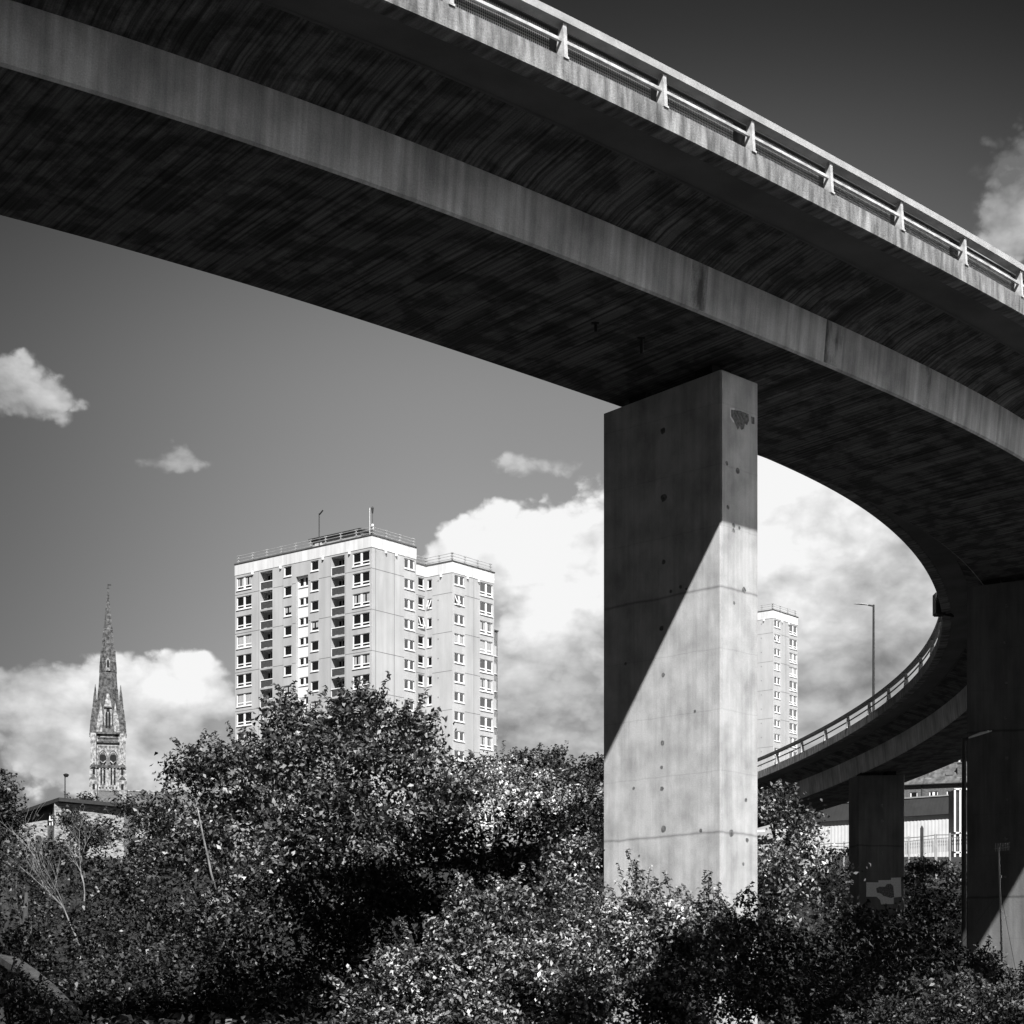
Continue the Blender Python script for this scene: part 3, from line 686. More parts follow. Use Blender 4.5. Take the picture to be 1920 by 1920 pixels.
# belfry openings: two pointed arches with dark louvres and pale mouldings
def arch(mb, cx, zb, zs, zt, hwid, y, m=0, n=7, inner=None):
    """pointed arch polygon (bottom zb, springing zs, apex zt)"""
    pts = [(cx-hwid, zb), (cx+hwid, zb)]
    rr_ = [(cx+hwid*(1-(j/n)**1.7), zs+(zt-zs)*sin(j/n*pi/2*.98)) for j in range(n+1)]
    ll_ = [(2*cx-a, b) for a, b in reversed(rr_[:-1])]
    pts += rr_+ll_
    mb.poly([(a, y, b) for a, b in pts], m)
for cx_ in (-9.3*K, 9.3*K):
    o_ = MB(); arch(o_, cx_, cz(1441), cz(1428), cz(1409), 9.6*K, -.05, 1); arch(o_, cx_, cz(1441), cz(1428), cz(1411.5), 8.1*K, -.09, 0); arch(o_, cx_, cz(1441), cz(1427), cz(1413), 7.3*K, -.12, 1)
    arch(o_, cx_, cz(1441), cz(1427), cz(1416), 6.2*K, -.15, 0); arch(o_, cx_, cz(1434), cz(1424), cz(1416.5), 6.0*K, -.18, 2)
    # V tracery and the heads of the lower lights
    o_.bar((cx_-5*K, -.3, cz(1429)), (cx_, -.3, cz(1433.5)), .22, .22, 0); o_.bar((cx_+5*K, -.3, cz(1429)), (cx_, -.3, cz(1433.5)), .22, .22, 0)
    for q in (-3.0*K, 3.0*K): arch(o_, cx_+q, cz(1441), cz(1436), cz(1432), 1.9*K, -.22, 2)
    for q in (-3.0*K, 3.0*K):
        for r in range(5): o_.box(cx_+q-2.5*K, cx_+q+2.5*K, -.16, -.06, cz(1449.8+5.2*r), cz(1445.8+5.2*r), 2)
        o_.box(cx_+q-2.6*K, cx_+q+2.6*K, -.10, -.05, cz(1473), cz(1444.5), 1)
    for q in (-6, -.2, 6): o_.box(cx_+q*K-.16, cx_+q*K+.16, -.35, -.12, cz(1478), cz(1443), 0)
    o_.build('belfry_window', [stone, stone_dark, void], ch_t)
# string courses
st = MB()
for pa, pb, ex_, ym in ((1379, 1375.5, 3.5, .5), (1395.5, 1393, 1.5, .4), (1386.5, 1385, -10, .3), (1442, 1437, 1.0, .35), (1500, 1498, 1, .4), (1464, 1462, 4, .3)):
    if pa == 1464: continue
    st.box(-hw-ex_*K, hw+ex_*K, -ym, dp+.3, cz(pa), cz(pb), 0)
for q in range(-8, 9): st.box(q*2.1*K-.08, q*2.1*K+.08, -.32, -.05, cz(1392.5), cz(1387.5), 0)
for q in range(-7, 8):
    if q: st.poly([(q*2.5*K-.13, -.06, cz(1401)), (q*2.5*K, -.06, cz(1406+(abs(q) % 2)*2)), (q*2.5*K+.13, -.06, cz(1401))], 0)
st.build('string_course', stone_dark, ch_t)
for sx_ in (-1, 1):
    b = MB()
    # corner buttress with set-offs
    for pa, pb, hw_, yy in ((1520, 1463, 8.0, 1.5), (1463, 1440, 7.0, 1.1), (1440, 1395, 5.6, .7), (1395, 1378, 6.0, .7)):
        c_ = sx_*(hw-2.5*K); b.box(c_-hw_*K, c_+hw_*K*(.8), -yy, 2.0, cz(pa), cz(pb), 0) if sx_ < 0 else b.box(c_-hw_*K*.8, c_+hw_*K, -yy, 2.0, cz(pa), cz(pb), 0)
    for pa in (1463, 1440):
        c_ = sx_*(hw-2.5*K); b.poly([(c_-7*K, -1.56, cz(pa+2)), (c_+7*K, -1.56, cz(pa+2)), (c_, -1.56, cz(pa-6))], 1)
    for pa in (1447, 1452, 1475, 1480):
        c_ = sx_*(26*K); b.box(c_-2.2*K, c_+2.2*K, -1.60 if pa > 1463 else -1.2, -1.0, cz(pa+3), cz(pa-1.5), 2)
    for q in (-4, 0, 4): c_ = sx_*(hw-2.5*K)+q*K; b.box(c_-.12, c_+.12, -.9, -.6, cz(1437), cz(1380), 0)
    b.build('buttress', [stone, stone_dark, void], ch_t)
# small round openings under the spire
rd = MB()
for cx_ in (-16*K, 16*K): rd.poly([(cx_+cos(a*pi/4)*2.8*K, -.08, cz(1382)+sin(a*pi/4)*2.2*K) for a in range(8)], 0)
rd.build('gargoyle', void, ch_t)
# octagonal spire
spm = MB(); cc = (0, hw); pr_ = [(1379, 25.5), (1345, 22.5), (1312, 19.5), (1291, 18), (1290.9, 17.2), (1260, 15.2), (1259, 15.8), (1243, 15.0), (1240, 15.6), (1237, 14.2), (1219, 13.4), (1217.5, 11.2), (1181, 8.3), (1179, 8.8), (1176, 7.4), (1117, 1.3), (1113, 1.7), (1110, 1.0), (1101, .5)]
for (a, ra), (b, rb) in zip(pr_[:-1], pr_[1:]): spm.frustum(cc, cz(a), cz(b), ra*K*1.06, rb*K*1.06, 8)
sp_o = spm.build('spire', [stone_dark, stone], ch)
sd2 = MB()     # ribs on the eight arrises
for j in range(8):
    a = 2*pi*(j+.5)/8
    for (pa, ra), (pb, rb) in zip(pr_[:-3], pr_[1:-2]):
        if abs(pa-pb) < 4: continue
        sd2.bar((cos(a)*ra*K*1.06, hw+sin(a)*ra*K*1.06, cz(pa)), (cos(a)*rb*K*1.06, hw+sin(a)*rb*K*1.06, cz(pb)), .22, .22)
sd2.build('spire_rib', stone_dark, sp_o)
wv_ = MB(); wv_.tube([(0, hw, cz(1104)), (0, hw, cz(1092))], .07, 6); wv_.box(-.1, .75, hw-.04, hw+.04, cz(1095), cz(1092.5)); wv_.box(-.35, .35, hw-.05, hw+.05, cz(1101), cz(1100)); wv_.build('weathervane', dark_metal, sp_o)
# lucarne with tall gable and two lancets
lc = MB(); yl = hw-23.5*K
lc.box(-7*K, 7*K, yl, hw, cz(1378), cz(1328), 0)
lc.poly([(-7.4*K, yl-.05, cz(1328)), (7.4*K, yl-.05, cz(1328)), (0, yl+.9, cz(1292))], 0); lc.poly([(-7.4*K, yl-.05, cz(1328)), (0, yl+.9, cz(1292)), (0, hw, cz(1292)), (-7.4*K, hw, cz(1328))], 1); lc.poly([(0, yl+.9, cz(1292)), (7.4*K, yl-.05, cz(1328)), (7.4*K, hw, cz(1328)), (0, hw, cz(1292))], 1)
for q in (-2.6*K, 2.6*K): arch(lc, q, cz(1371), cz(1343), cz(1336), 2.1*K, yl-.06, 2)
arch(lc, 0, cz(1336), cz(1333), cz(1327.5), 3.0*K, yl-.06, 2); lc.box(-7.2*K, 7.2*K, yl-.25, yl, cz(1329), cz(1326.5), 1)
lc.build('lucarne', [stone, stone_dark, void], sp_o)
l2 = MB(); y2 = hw-14.6*K; l2.poly([(-4*K, y2-.3, cz(1258)), (4*K, y2-.3, cz(1258)), (4*K, y2-.3, cz(1240)), (0, y2-.3, cz(1233)), (-4*K, y2-.3, cz(1240))], 0); l2.box(-4*K, 4*K, y2-.29, y2+1, cz(1258), cz(1240), 0); arch(l2, 0, cz(1252), cz(1243), cz(1237), 2.0*K, y2-.36, 2)
l2.build('lucarne', [stone, stone_dark, void], sp_o)
for sx_ in (-1, 1):     # tall pinnacles over the corners, and pale flanking shafts
    for yy in (1.9, dp-1.9):
        p_ = MB(); c_ = (sx_*24.5*K, yy)
        for (pa, ra), (pb, rb) in zip([(1378, 9.6), (1352, 7.6), (1330, 5.0), (1300, 2.2)], [(1352, 7.6), (1330, 5.0), (1300, 2.2), (1284, .4)]): p_.frustum((c_[0]-sx_*(1-ra/9.6)*1.5*K, c_[1]), cz(pa), cz(pb), ra*K*1.1, rb*K*1.1, 8)
        for j in range(8):
            a = 2*pi*(j+.5)/8
            for q in range(9):
                f = q/9; p_.box(c_[0]-sx_*1.2*K*f+cos(a)*9*K*(1-f)-.14, c_[0]-sx_*1.2*K*f+cos(a)*9*K*(1-f)+.14, c_[1]+sin(a)*9*K*(1-f)-.14, c_[1]+sin(a)*9*K*(1-f)+.14, cz(1376-82*f), cz(1373-82*f), 1)
        p_.build('pinnacle', [stone_dark, stone], sp_o)
    for hx, pt in ((13.2, 1325), (17.5, 1345)):
        p_ = MB(); p_.box(sx_*hx*K-.42, sx_*hx*K+.42, .6, 1.4, cz(1378), cz(pt+18)); p_.frustum((sx_*hx*K, 1.0), cz(pt+18), cz(pt-6), .6, .05, 4, rot=0); p_.build('shaft', stone, sp_o)
# nave roof to the right, stair turret foot at left
nv = MB(); xr = 150*K; nv.v += []
zr, ze = cz(1484.5), cz(1530)
nv.quad((-18*K, -5.5, ze-3), (xr, -5.5, ze-3), (xr, -.2, zr), (-18*K, -.2, zr), 0); nv.quad((xr, 6, ze-3), (-18*K, 6, ze-3), (-18*K, -.2, zr), (xr, -.2, zr), 0)
nv.poly([(-18*K, -5.5, ze-3), (-18*K, -.2, zr), (-18*K, 6, ze-3)], 1); nv.poly([(xr, -5.5, ze-3), (xr, 6, ze-3), (xr, -.2, zr)], 1)
nv.box(-18*K, xr, -.42, .02, zr-.05, zr+.22, 1); nv.box(-18*K, xr, -5.4, 6, -4, ze-3, 1)
nv.build('nave_roof', [slate, stone], ch)
tf = MB(); tf.box(-40*K, -27*K, -1.9, 1.5, -4, cz(1497)); tf.frustum((-33*K, -.2), cz(1497), cz(1488), 6*K, 2.5*K, 4, rot=0); tf.build('stair_turret', stone, ch)

# ------------------------------------------------------------------ stone-clad building at left
ml = thing('modern_building', 'low dark eaved building with pale stone cladding below the church at far left', 'building', at(118, 1600, 205))
u_ = 205/FOC
mz = lambda py: (1600-py)*u_
sw = mat('split_stone', 0.16, 0.42, 0.95, 2.2, stretch=(1, 1, 4), fine=.3, detail=7, contrast=(.38, .62), bump=.3)
b = MB()
cnr = Vector((0, 0, 0)); Lf = Vector((-9.5, 6.5, 0)); Rt = Vector((6.6, 1.5, 0))
def wallq(mb, p, q, z0, z1, z2=None, m=0, off=0):
    d = (q-p).normalized(); n = Vector((d.y, -d.x, 0))*off
    mb.quad((p.x+n.x, p.y+n.y, z0), (q.x+n.x, q.y+n.y, z0), (q.x+n.x, q.y+n.y, z2 if z2 is not None else z1), (p.x+n.x, p.y+n.y, z1), m)
c0 = Vector((-.9, 0, 0))
wallq(b, c0, c0+Rt*1.05, -3, mz(1504), mz(1512)); wallq(b, c0+Rt*1.05, c0+Rt+Vector((0, 7, 0)), -3, mz(1512)); wallq(b, c0+Vector((-.7, 2.2, 0)), c0, -3, mz(1504), mz(1504))
wallq(b, c0+Vector((-5.5, 4.6, 0)), c0+Vector((-.7, 2.2, 0)), -3, mz(1524), mz(1507), m=1)
wallq(b, c0+Vector((-4.2, 1.2, 0)), c0+Vector((-.9, .8, 0)), -3, mz(1544), mz(1536), m=0)
b.build('wall', [sw, stone_dark], ml)
b = MB(); 
def rslab(mb, pts, t, m=0):
    n = len(pts); i = len(mb.v); mb.v += [tuple(p) for p in pts]+[(p[0], p[1], p[2]+t) for p in pts]
    mb.f.append(tuple(range(i+n-1, i-1, -1))); mb.f.append(tuple(range(i+n, i+2*n))); mb.m += [m, m]
    for j in range(n): k = (j+1) % n; mb.f.append((i+j, i+k, i+n+k, i+n+j)); mb.m.append(m)
rslab(b, [(-.3, -.5, mz(1503)), (6.8, .9, mz(1512.5)), (6.9, 9, mz(1512)), (-1, 10, mz(1500)), (-6.4, 8.5, mz(1517)), (-5.6, 3.3, mz(1522))], .38)
b.build('roof', dark_metal, ml)
b = MB()
for q in (0, .28, .56): b.box(-1.62+q, -1.52+q, .9-q*.3, 1.0-q*.3, mz(1546), mz(1528))
b.box(-1.62, -.96, .72, .92, mz(1537), mz(1535.5)); b.build('window', upvc, ml)
# lamp on the hill beyond its roof
lp = thing('street_lamp', 'thin street lamp with small round head above the dark roof at far left', 'street lamp', at(122, 1545, 215))
b = MB(); b.tube([(0, 0, -2), (0, 0, 92*215/FOC)], [.09, .06], 8); b.build('pole', dark_metal, lp)
b = MB(); b.frustum((.12, 0), 5.12, 5.38, .18, .34, 8); b.frustum((.12, 0), 5.38, 5.5, .34, .12, 8); b.build('lamp_head', dark_metal, lp)

# ------------------------------------------------------------------ right-hand background: warehouse, terrace, stair tower, fence
corr = mat('pale_corrugated_sheet', 0.55, 0.62, 0.6, .8, fine=.06)
corr_d = mat('dark_corrugated_sheet', 0.022, 0.03, 0.6, .8, fine=.1)
wh = thing('warehouse', 'long white corrugated warehouse with deep dark roof band behind the far pier', 'warehouse', (0, 0, 0))
P0 = Vector((33.5, 252, 0)); P1 = Vector((58, 236.5, 0)); dn = (P1-P0).normalized(); nn = Vector((dn.y, -dn.x, 0)); Lw = (P1-P0).length
b = MB(); b2 = MB(); nseg = int(Lw/.45); zt = 26.9; zb_ = 21.0; zr_ = 29.3
for k in range(nseg):
    for h_, (e0, e1) in enumerate(((0, .10), (.10, 0))):
        s0 = (k+h_*.5)/nseg*Lw; s1 = (k+h_*.5+.5)/nseg*Lw
        p = P0+dn*s0+nn*e0*.35; q = P0+dn*s1+nn*e1*.35
        b.quad((p.x, p.y, zb_), (q.x, q.y, zb_), (q.x, q.y, zt), (p.x, p.y, zt))
        p = P0+dn*s0+nn*(.45+e0*.06); q = P0+dn*s1+nn*(.45+e1*.06); pb_ = p-nn*1.6; qb = q-nn*1.6
        b2.quad((p.x, p.y, zt-.12-e0*.05), (q.x, q.y, zt-.12-e1*.05), (qb.x, qb.y, zr_), (pb_.x, pb_.y, zr_))
pe = P0-nn*22; pf = P1-nn*22
b.quad((pe.x, pe.y, zb_), (P0.x, P0.y, zb_), (P0.x, P0.y, zr_), (pe.x, pe.y, zr_)); b.quad((P1.x, P1.y, zb_), (pf.x, pf.y, zb_), (pf.x, pf.y, zr_), (P1.x, P1.y, zr_))
b.build('wall', corr, wh)
A0, A1 = P0-nn*1.1, P1-nn*1.1
b2.poly([(A0.x, A0.y, zr_), (A1.x, A1.y, zr_), (pf.x, pf.y, zr_+.1), (pe.x, pe.y, zr_+.1)]); b2.build('roof', corr_d, wh)
b = MB(); b.bar(P0+nn*.35+Vector((0, 0, zr_-.1))-nn*1.3, P1+nn*.35-nn*1.3+Vector((0, 0, zr_-.1)), .16, .16); b.build('gutter', grey_metal, wh)

brick = mat('dark_stone_wall', 0.07, 0.16, 0.95, 3.5, stretch=(1, 1, 3), fine=.3)
slate2 = mat('pale_slate', 0.05, 0.14, 0.7, 1.6, stretch=(1, .4, 1), fine=.35, spec=.4)
pot = mat('chimney_pot', 0.35, 0.55, 0.8, 4)
def house():
    t = thing('terraced_house', 'x', 'house'); L = 5.0
    b = MB(); holes_ = [(.8, 2.0, 6.0, 7.4), (3.2, 4.2, 6.2, 7.4)]
    facade(b, (0, 0), (1, 0), (0, -1), L, 0, 8.6, holes_); b.quad((L, 0, 0), (L, 8, 0), (L, 8, 8.6), (L, 0, 8.6)); b.quad((0, 8, 0), (0, 0, 0), (0, 0, 8.6), (0, 8, 8.6)); b.poly([(L, 0, 8.6), (L, 8, 8.6), (L, 4, 11.6)]); b.poly([(0, 8, 8.6), (0, 0, 8.6), (0, 4, 11.6)]); b.quad((L, 8, 0), (0, 8, 0), (0, 8, 8.6), (L, 8, 8.6))
    b.build('wall', [brick], t)
    b = MB(); b.poly([(-.05, -.35, 8.45), (L+.05, -.35, 8.45), (L+.05, 4, 11.75), (-.05, 4, 11.75)]); b.poly([(L+.05, 8.3, 8.45), (-.05, 8.3, 8.45), (-.05, 4, 11.75), (L+.05, 4, 11.75)])
    b.box(2.9, 3.9, 1.2, 1.9, 9.75, 10.2, 1); b.box(-.05, L+.05, 3.9, 4.1, 11.72, 11.86, 1)
    rf = b.build('roof', [slate2, joint_m], t)
    b = MB(); b.box(-.1, L+.1, -.47, -.34, 8.34, 8.45); b.box(4.75, 4.88, -.12, -.02, 0, 8.4); b.build('gutter', dark_metal, t)
    b = MB(); b.box(-.5, .5, 1.2, 2.3, 8.9, 11.3, 0); b.box(-.6, .6, 1.1, 2.4, 11.3, 11.5, 0)
    for q in (-.3, .3): b.frustum((q, 1.7), 11.5, 12.1, .17, .13, 8, 1)
    b.box(-.5, 1.0, .75, 1.18, 9.0, 9.3, 2)
    b.build('chimney', [brick, pot, infill], rf)
    for (a, z, wd, hh) in ((.8, 6.0, 1.2, 1.4), (3.2, 6.2, 1.0, 1.2)): window(t, 0, (a, 0, z), 0, wd, hh, 2 if wd > 1.1 else 1, False)
    return t
h0 = house(); hl = ['leftmost stone terraced house glimpsed between the sunlit pier and the far pier', 'second stone terraced house from the left, left of the far pier', 'terraced house mostly hidden behind the far pier', 'stone terraced house with roof chimney just right of the far pier', 'slate roofed terraced house beside the dark lamp post', 'rightmost terraced house behind the dark pier']
hd_ = atan2(-.36, 1); e_ = Vector((cos(hd_), sin(hd_), 0))
hb = Vector((38.7, 283, 26.2))
for k in range(6):
    t = h0 if k == 0 else dup(h0); p = hb+e_*5.02*(k+1); t.location = (p.x, p.y, 26.6); t.rotation_euler = (0, 0, hd_); t['label'] = hl[k]; t['group'] = 'terraced houses above the warehouse'
stt = thing('stair_tower', 'narrow white framed glazed stair tower beside the warehouse seen past the lamp post', 'stair tower', at(1789, 1600, 230)); uu = 230/FOC
b = MB()
for x0, x1 in ((0, .2), (.62, .82), (1.0, 1.1), (1.55, 1.85)): b.box(x0, x1, 0, .3, -1, 121*uu)
b.box(0, 1.85, .0, .3, 119*uu, 122*uu); b.box(0, 1.85, 0, .3, 36*uu, 40*uu); b.box(0, 1.85, 0, .3, 0, .2); b.build('frame', upvc, stt)
b = MB(); b.box(0.02, 1.83, .16, 3, -1, 120*uu); b.build('cladding', dark_metal, stt)

fn = thing('palisade_fence', 'railings with uneven posts on the bank in front of the warehouse', 'fence', (0, 0, 0))
b = MB(); f0 = at(1535, 1584, 158); f1 = at(1835, 1560, 146); Lf_ = (f1-f0).length; nd = (f1-f0).normalized()
zA = lambda q: f0.z+(f1.z-f0.z)*q
rail_pts = []
for k in range(13):
    q = k/12; p = f0.lerp(f1, q); rail_pts.append((p.x, p.y, p.z+.04*sin(k*2.3)))
b.tube(rail_pts, .035, 6); b.tube([(a, c, z-.25-.03*sin(i*3)) for i, (a, c, z) in enumerate(rail_pts)], .025, 6); b.build('rail', grey_metal, fn)
for k in range(13):
    q = k/12; p = f0.lerp(f1, q); pp = MB(); z0 = gz(p.x, p.y); pp.bar((p.x, p.y, z0-.3), (p.x+R.uniform(-.05, .05), p.y, p.z+.1), .11 if k % 3 else .2, .1); pp.build('post', grey_metal, fn)
pk = MB(); nP = 95
for k in range(nP):
    q = k/nP; p = f0.lerp(f1, q)
    if q < .52: continue
    pk.bar((p.x, p.y+.4, p.z-1.25), (p.x, p.y+.4, p.z-.25), .05, .03)
pk.build('picket', grey_metal, fn)
po = thing('wooden_post', 'stout pointed wooden post standing in front of the white warehouse wall', 'post', at(1728.5, 1592, 145)); uu = 145/FOC
b = MB(); b.frustum((0, 0), -2.0, 39*uu, .13, .13, 6); b.frustum((0, 0), 39*uu, 44*uu, .13, .03, 6); b.build('shaft', bark, po)

# ------------------------------------------------------------------ lamps and aerial
def lamp(name, label, base, h, rb, rt, arm, head, hlen):
    t = thing(name, label, 'street lamp', base)
    b = MB(); b.tube([(0, 0, 0), (0, 0, 1.4), (0, 0, 1.45), (0, 0, h)], [rb*1.25, rb*1.25, rb, rt], 10); p = b.build('pole', dark_metal, t)
    b = MB(); d = Vector(arm).normalized(); e = Vector((0, 0, h-.05))+Vector(arm)
    b.tube([(0, 0, h-.08), tuple(e)], rt*.8, 8); b.build('arm', dark_metal, t)
    b = MB(); q = e; s = d.cross(Vector((0, 0, 1))).normalized()
    prof = [(0, .05, .05), (.15, .10, .07), (.5, .15, .09), (.85, .11, .06), (1.0, .02, .02)]
    rows = []
    for f, wd, ht in prof: c = q+d*hlen*f+Vector((0, 0, .02*sin(f*pi))); rows.append([c+s*wd, c+Vector((0, 0, ht*.8)), c-s*wd, c-Vector((0, 0, ht*.5))])
    for r0, r1 in zip(rows[:-1], rows[1:]):
        for j in range(4): k = (j+1) % 4; b.quad(r0[j], r0[k], r1[k], r1[j])
    b.poly(rows[0]); b.poly(rows[-1][::-1]); b.build('lamp_head', head, t)
    return t
Yl = 77.4; g0 = at(1807.5, 1800, Yl)
lamp('street_lamp', 'dark lamp post standing in shade against the right-hand pier', (g0.x, g0.y, gz(g0.x, g0.y)-.2), (HZ-1384)/FOC*Yl-gz(g0.x, g0.y)+.2, .105, .085, (.16, -.1, .04), upvc, .95)
Yd = 131.0; q = at(1638, 1345, Yd)
lamp('street_lamp', 'tall lamp post on the far side of the flyover against pale cloud', (q.x, q.y, dk(107, .6, -.2).z-1.0), (HZ-1134)/FOC*Yd-dk(107, .6, -.2).z+1.0, .10, .07, (-.35, 0, .03), rail_metal, 1.0)
ae = thing('aerial_mast', 'slender pale mast with comb-like aerial in front of the dark pier at right', 'aerial', (at(1880, 1845, 50).x, 50, gz(12, 50)-.2)); z0 = ae.location.z
b = MB(); hA = (HZ-1590)/FOC*50-z0; b.tube([(0, 0, 0), (-.02, 0, hA*.5), (-.07, 0, hA*.82), (-.1, 0, hA)], [.03, .03, .022, .022], 8)
for zz in (.55, .7, .86): b.frustum((-.07*zz, 0), hA*zz, hA*zz+.06, .036, .036, 8)
mp = b.build('mast', grey_metal, ae)
b = MB(); b.tube([(-.2, 0, hA-.02), (.18, 0, hA+.03)], .012, 6)
for q in range(9): x = -.18+q*.042; b.tube([(x, 0, hA-.09+q*.004), (x, 0, hA+.12+q*.002)], .006, 5)
b.build('antenna', grey_metal, ae)
b = MB(); b.tube([(-.06, 0, hA*.8), (-2.6, 1.0, .6)], .006, 4); b.tube([(-.06, 0, hA*.8), (1.0, 1.0, .2)], .006, 4); b.build('guy_wire', dark_metal, ae)
wf_ = thing('goal_frame', 'small white pipe frame showing among dark trees left of the sunlit pier', 'frame', at(1069, 1484, 118)); uu = 118/FOC
b = MB(); b.tube([(0, 0, -3), (0, 0, 13*uu), (17*uu, 0, 13*uu), ], .05, 6); b.build('pipe', upvc, wf_)
wb = thing('white_rail', 'short white rail end poking out of the shrubs beside the sunlit pier', 'rail', at(1416, 1558, 58)); b = MB(); b.bar((-.3, 0, -.02), (.28, 0, 0), .06, .06); b.bar((-.28, 0, -4), (-.28, 0, 0), .06, .06); b.build('bar', upvc, wb)
# low concrete plinth at the foot of the right-hand pier
pl = thing('concrete_plinth', 'low dark concrete wall at the foot of the pier at bottom right', 'wall', (0, 0, 0))
b = MB(); c = at(1862, 1845, 60); b.box(c.x, c.x+14, c.y, c.y+.5, -1, c.z); b.box(c.x-.06, c.x+14, c.y-.06, c.y+.56, c.z, c.z+.08); b.build('wall', conc_strip, pl)
# curved stone coping at bottom left
cs = thing('curved_wall', 'curved stone coping running down into the shrubs at bottom left corner', 'wall', (0, 0, 0))
b = MB(); pts = []
for px, py, Y in ((-40, 1790, 36), (15, 1800, 35.5), (50, 1824, 35), (90, 1858, 34.4), (125, 1893, 34), (150, 1925, 33.6), (165, 1960, 33)): pts.append(at(px, py, Y))
for p, q in zip(pts[:-1], pts[1:]):
    b.bar(p, q, .36, .12); b.quad((p.x, p.y-.1, -2.5), (q.x, q.y-.1, -2.5), (q.x, q.y-.1, q.z-.06), (p.x, p.y-.1, p.z-.06))
b.build('coping', mat('rough_stone', .02, .06, .95, 3, fine=.3, bump=.4), cs)

# ------------------------------------------------------------------ vegetation
def leaf_mesh(name, P, N, size, mats, parent, aspect=.52):
    n = len(P); rnd = NR.normal(size=(n, 3)); T = np.cross(N, rnd); T /= np.linalg.norm(T, axis=1)[:, None]+1e-9
    T[:, 2] -= .25; T -= N*np.sum(T*N, axis=1)[:, None]; T /= np.linalg.norm(T, axis=1)[:, None]+1e-9
    B = np.cross(N, T); s = size*NR.uniform(.65, 1.3, n)[:, None]; f = NR.uniform(.05, .28, n)[:, None]
    V = np.empty((n, 4, 3)); V[:, 0] = P-T*s*.5; V[:, 2] = P+T*s*.5-N*s*f*.5; V[:, 1] = P+B*s*aspect*.5+N*s*f+T*s*.02; V[:, 3] = P-B*s*aspect*.5+N*s*f+T*s*.02
    me = bpy.data.meshes.new(name); me.vertices.add(n*4); me.vertices.foreach_set('co', V.reshape(-1).astype(np.float32))
    me.loops.add(n*4); me.loops.foreach_set('vertex_index', np.arange(n*4, dtype=np.int32))
    me.polygons.add(n); me.polygons.foreach_set('loop_start', np.arange(0, n*4, 4, dtype=np.int32))
    me.update(calc_edges=True); me.materials.append(mats)
    o = bpy.data.objects.new(name, me); COL.objects.link(o); o.parent = parent; return o
HK = NR.normal(0, 1, (7, 3))*np.array([3.4, 3.4, 5.0]); HP = NR.uniform(0, 6, 7)
def clusters(lobes, dens, k, cr, upb=.35, seed_jit=.16, inner=.06, lo=0.0, hol=0, thr=-.75):
    Ps = []; Ns = []; subs = []
    for (c, r) in lobes:        # break every lobe into boughs, leaving hollows between them
        m = 17; d = NR.normal(size=(m, 3)); d /= np.linalg.norm(d, axis=1)[:, None]
        for q in d:
            f = NR.uniform(.26, .46); e = NR.uniform(.60, .88)
            subs.append(((c[0]+q[0]*r[0]*e, c[1]+q[1]*r[1]*e, c[2]+q[2]*r[2]*e), (r[0]*f*1.25, r[1]*f*1.15, r[2]*f*.48)))
        subs.append((c, (r[0]*.55, r[1]*.55, r[2]*.4)))
    lobes = subs; dens = dens*.95
    for (c, r) in lobes:
        c = np.array(c); r = np.array(r); area = 4*pi*((r[0]*r[1])**1.6+(r[0]*r[2])**1.6+(r[1]*r[2])**1.6)**(1/1.6)/3**(1/1.6)
        m = max(6, int(area*dens)); d = NR.normal(size=(m, 3)); d /= np.linalg.norm(d, axis=1)[:, None]
        # bumpy shell
        ph = NR.uniform(0, 6, 6); bump = 1+.10*np.sin(d[:, 0]*5+ph[0])*np.cos(d[:, 2]*4+ph[1])+.09*np.sin(d[:, 1]*7+ph[2]+d[:, 2]*6)+.07*np.sin(d[:, 0]*13+ph[4])*np.sin(d[:, 2]*11+ph[3])
        rad = bump*(1-np.abs(NR.normal(0, seed_jit, m))); ins = NR.random(m) < inner; rad[ins] *= NR.uniform(.35, .85, ins.sum())
        cc = c+d*r*rad[:, None]
        if hol:     # open hollows through the foliage
            q = (cc[:, None, :]*HK[None]/hol).sum(2)+HP[None]; fld = np.sin(q).sum(1)
            kp = fld > thr; cc = cc[kp]; d = d[kp]; m = len(cc)
            if m == 0: continue
        nn_ = d/r; nn_ /= np.linalg.norm(nn_, axis=1)[:, None]
        kk = k; off = NR.normal(0, cr, (m, kk, 3)); off[:, :, 2] *= .6
        P = cc[:, None, :]+off; N = nn_[:, None, :]*.75+NR.normal(0, .55, (m, kk, 3)); N[:, :, 2] += upb
        Ps.append(P.reshape(-1, 3)); Ns.append(N.reshape(-1, 3))
    P = np.concatenate(Ps); N = np.concatenate(Ns); N /= np.linalg.norm(N, axis=1)[:, None]
    keep = P[:, 2] > lo; return P[keep], N[keep]
def sprigs(lobes, cnt, length, leaf, upw=.7, front=True):
    """leafy shoots that break the outline"""
    P = []; N = []; stems = []
    for (c, r) in lobes:
        for _ in range(cnt):
            d = Vector(NR.normal(size=3)); d.z = abs(d.z)+.25; 
            d.normalize(); p = Vector(c)+Vector((d.x*r[0], d.y*r[1], d.z*r[2]))*.93
            g = Vector((d.x*.7+R.uniform(-.35, .35), d.y*.5, upw+R.uniform(-.3, .4))).normalized(); L = length*R.uniform(.5, 1.15); pts = [p]; n = max(5, int(L/leaf*2.6))
            for q in range(n):
                g = (g+Vector((R.uniform(-.1, .1), R.uniform(-.1, .1), -.03))).normalized(); p = p+g*L/n; pts.append(p)
                for sd_ in (-1, 1):
                    o_ = g.cross(Vector((R.uniform(-1, 1), R.uniform(-1, 1), R.uniform(-.3, .3)))).normalized()*leaf*.45*sd_*(1.15-q/n*.6)
                    P.append(p+o_); N.append((Vector((R.uniform(-.6, .6), -.4+R.uniform(-.6, .6), .7))).normalized())
            stems.append(pts)
    return np.array(P), np.array(N), stems
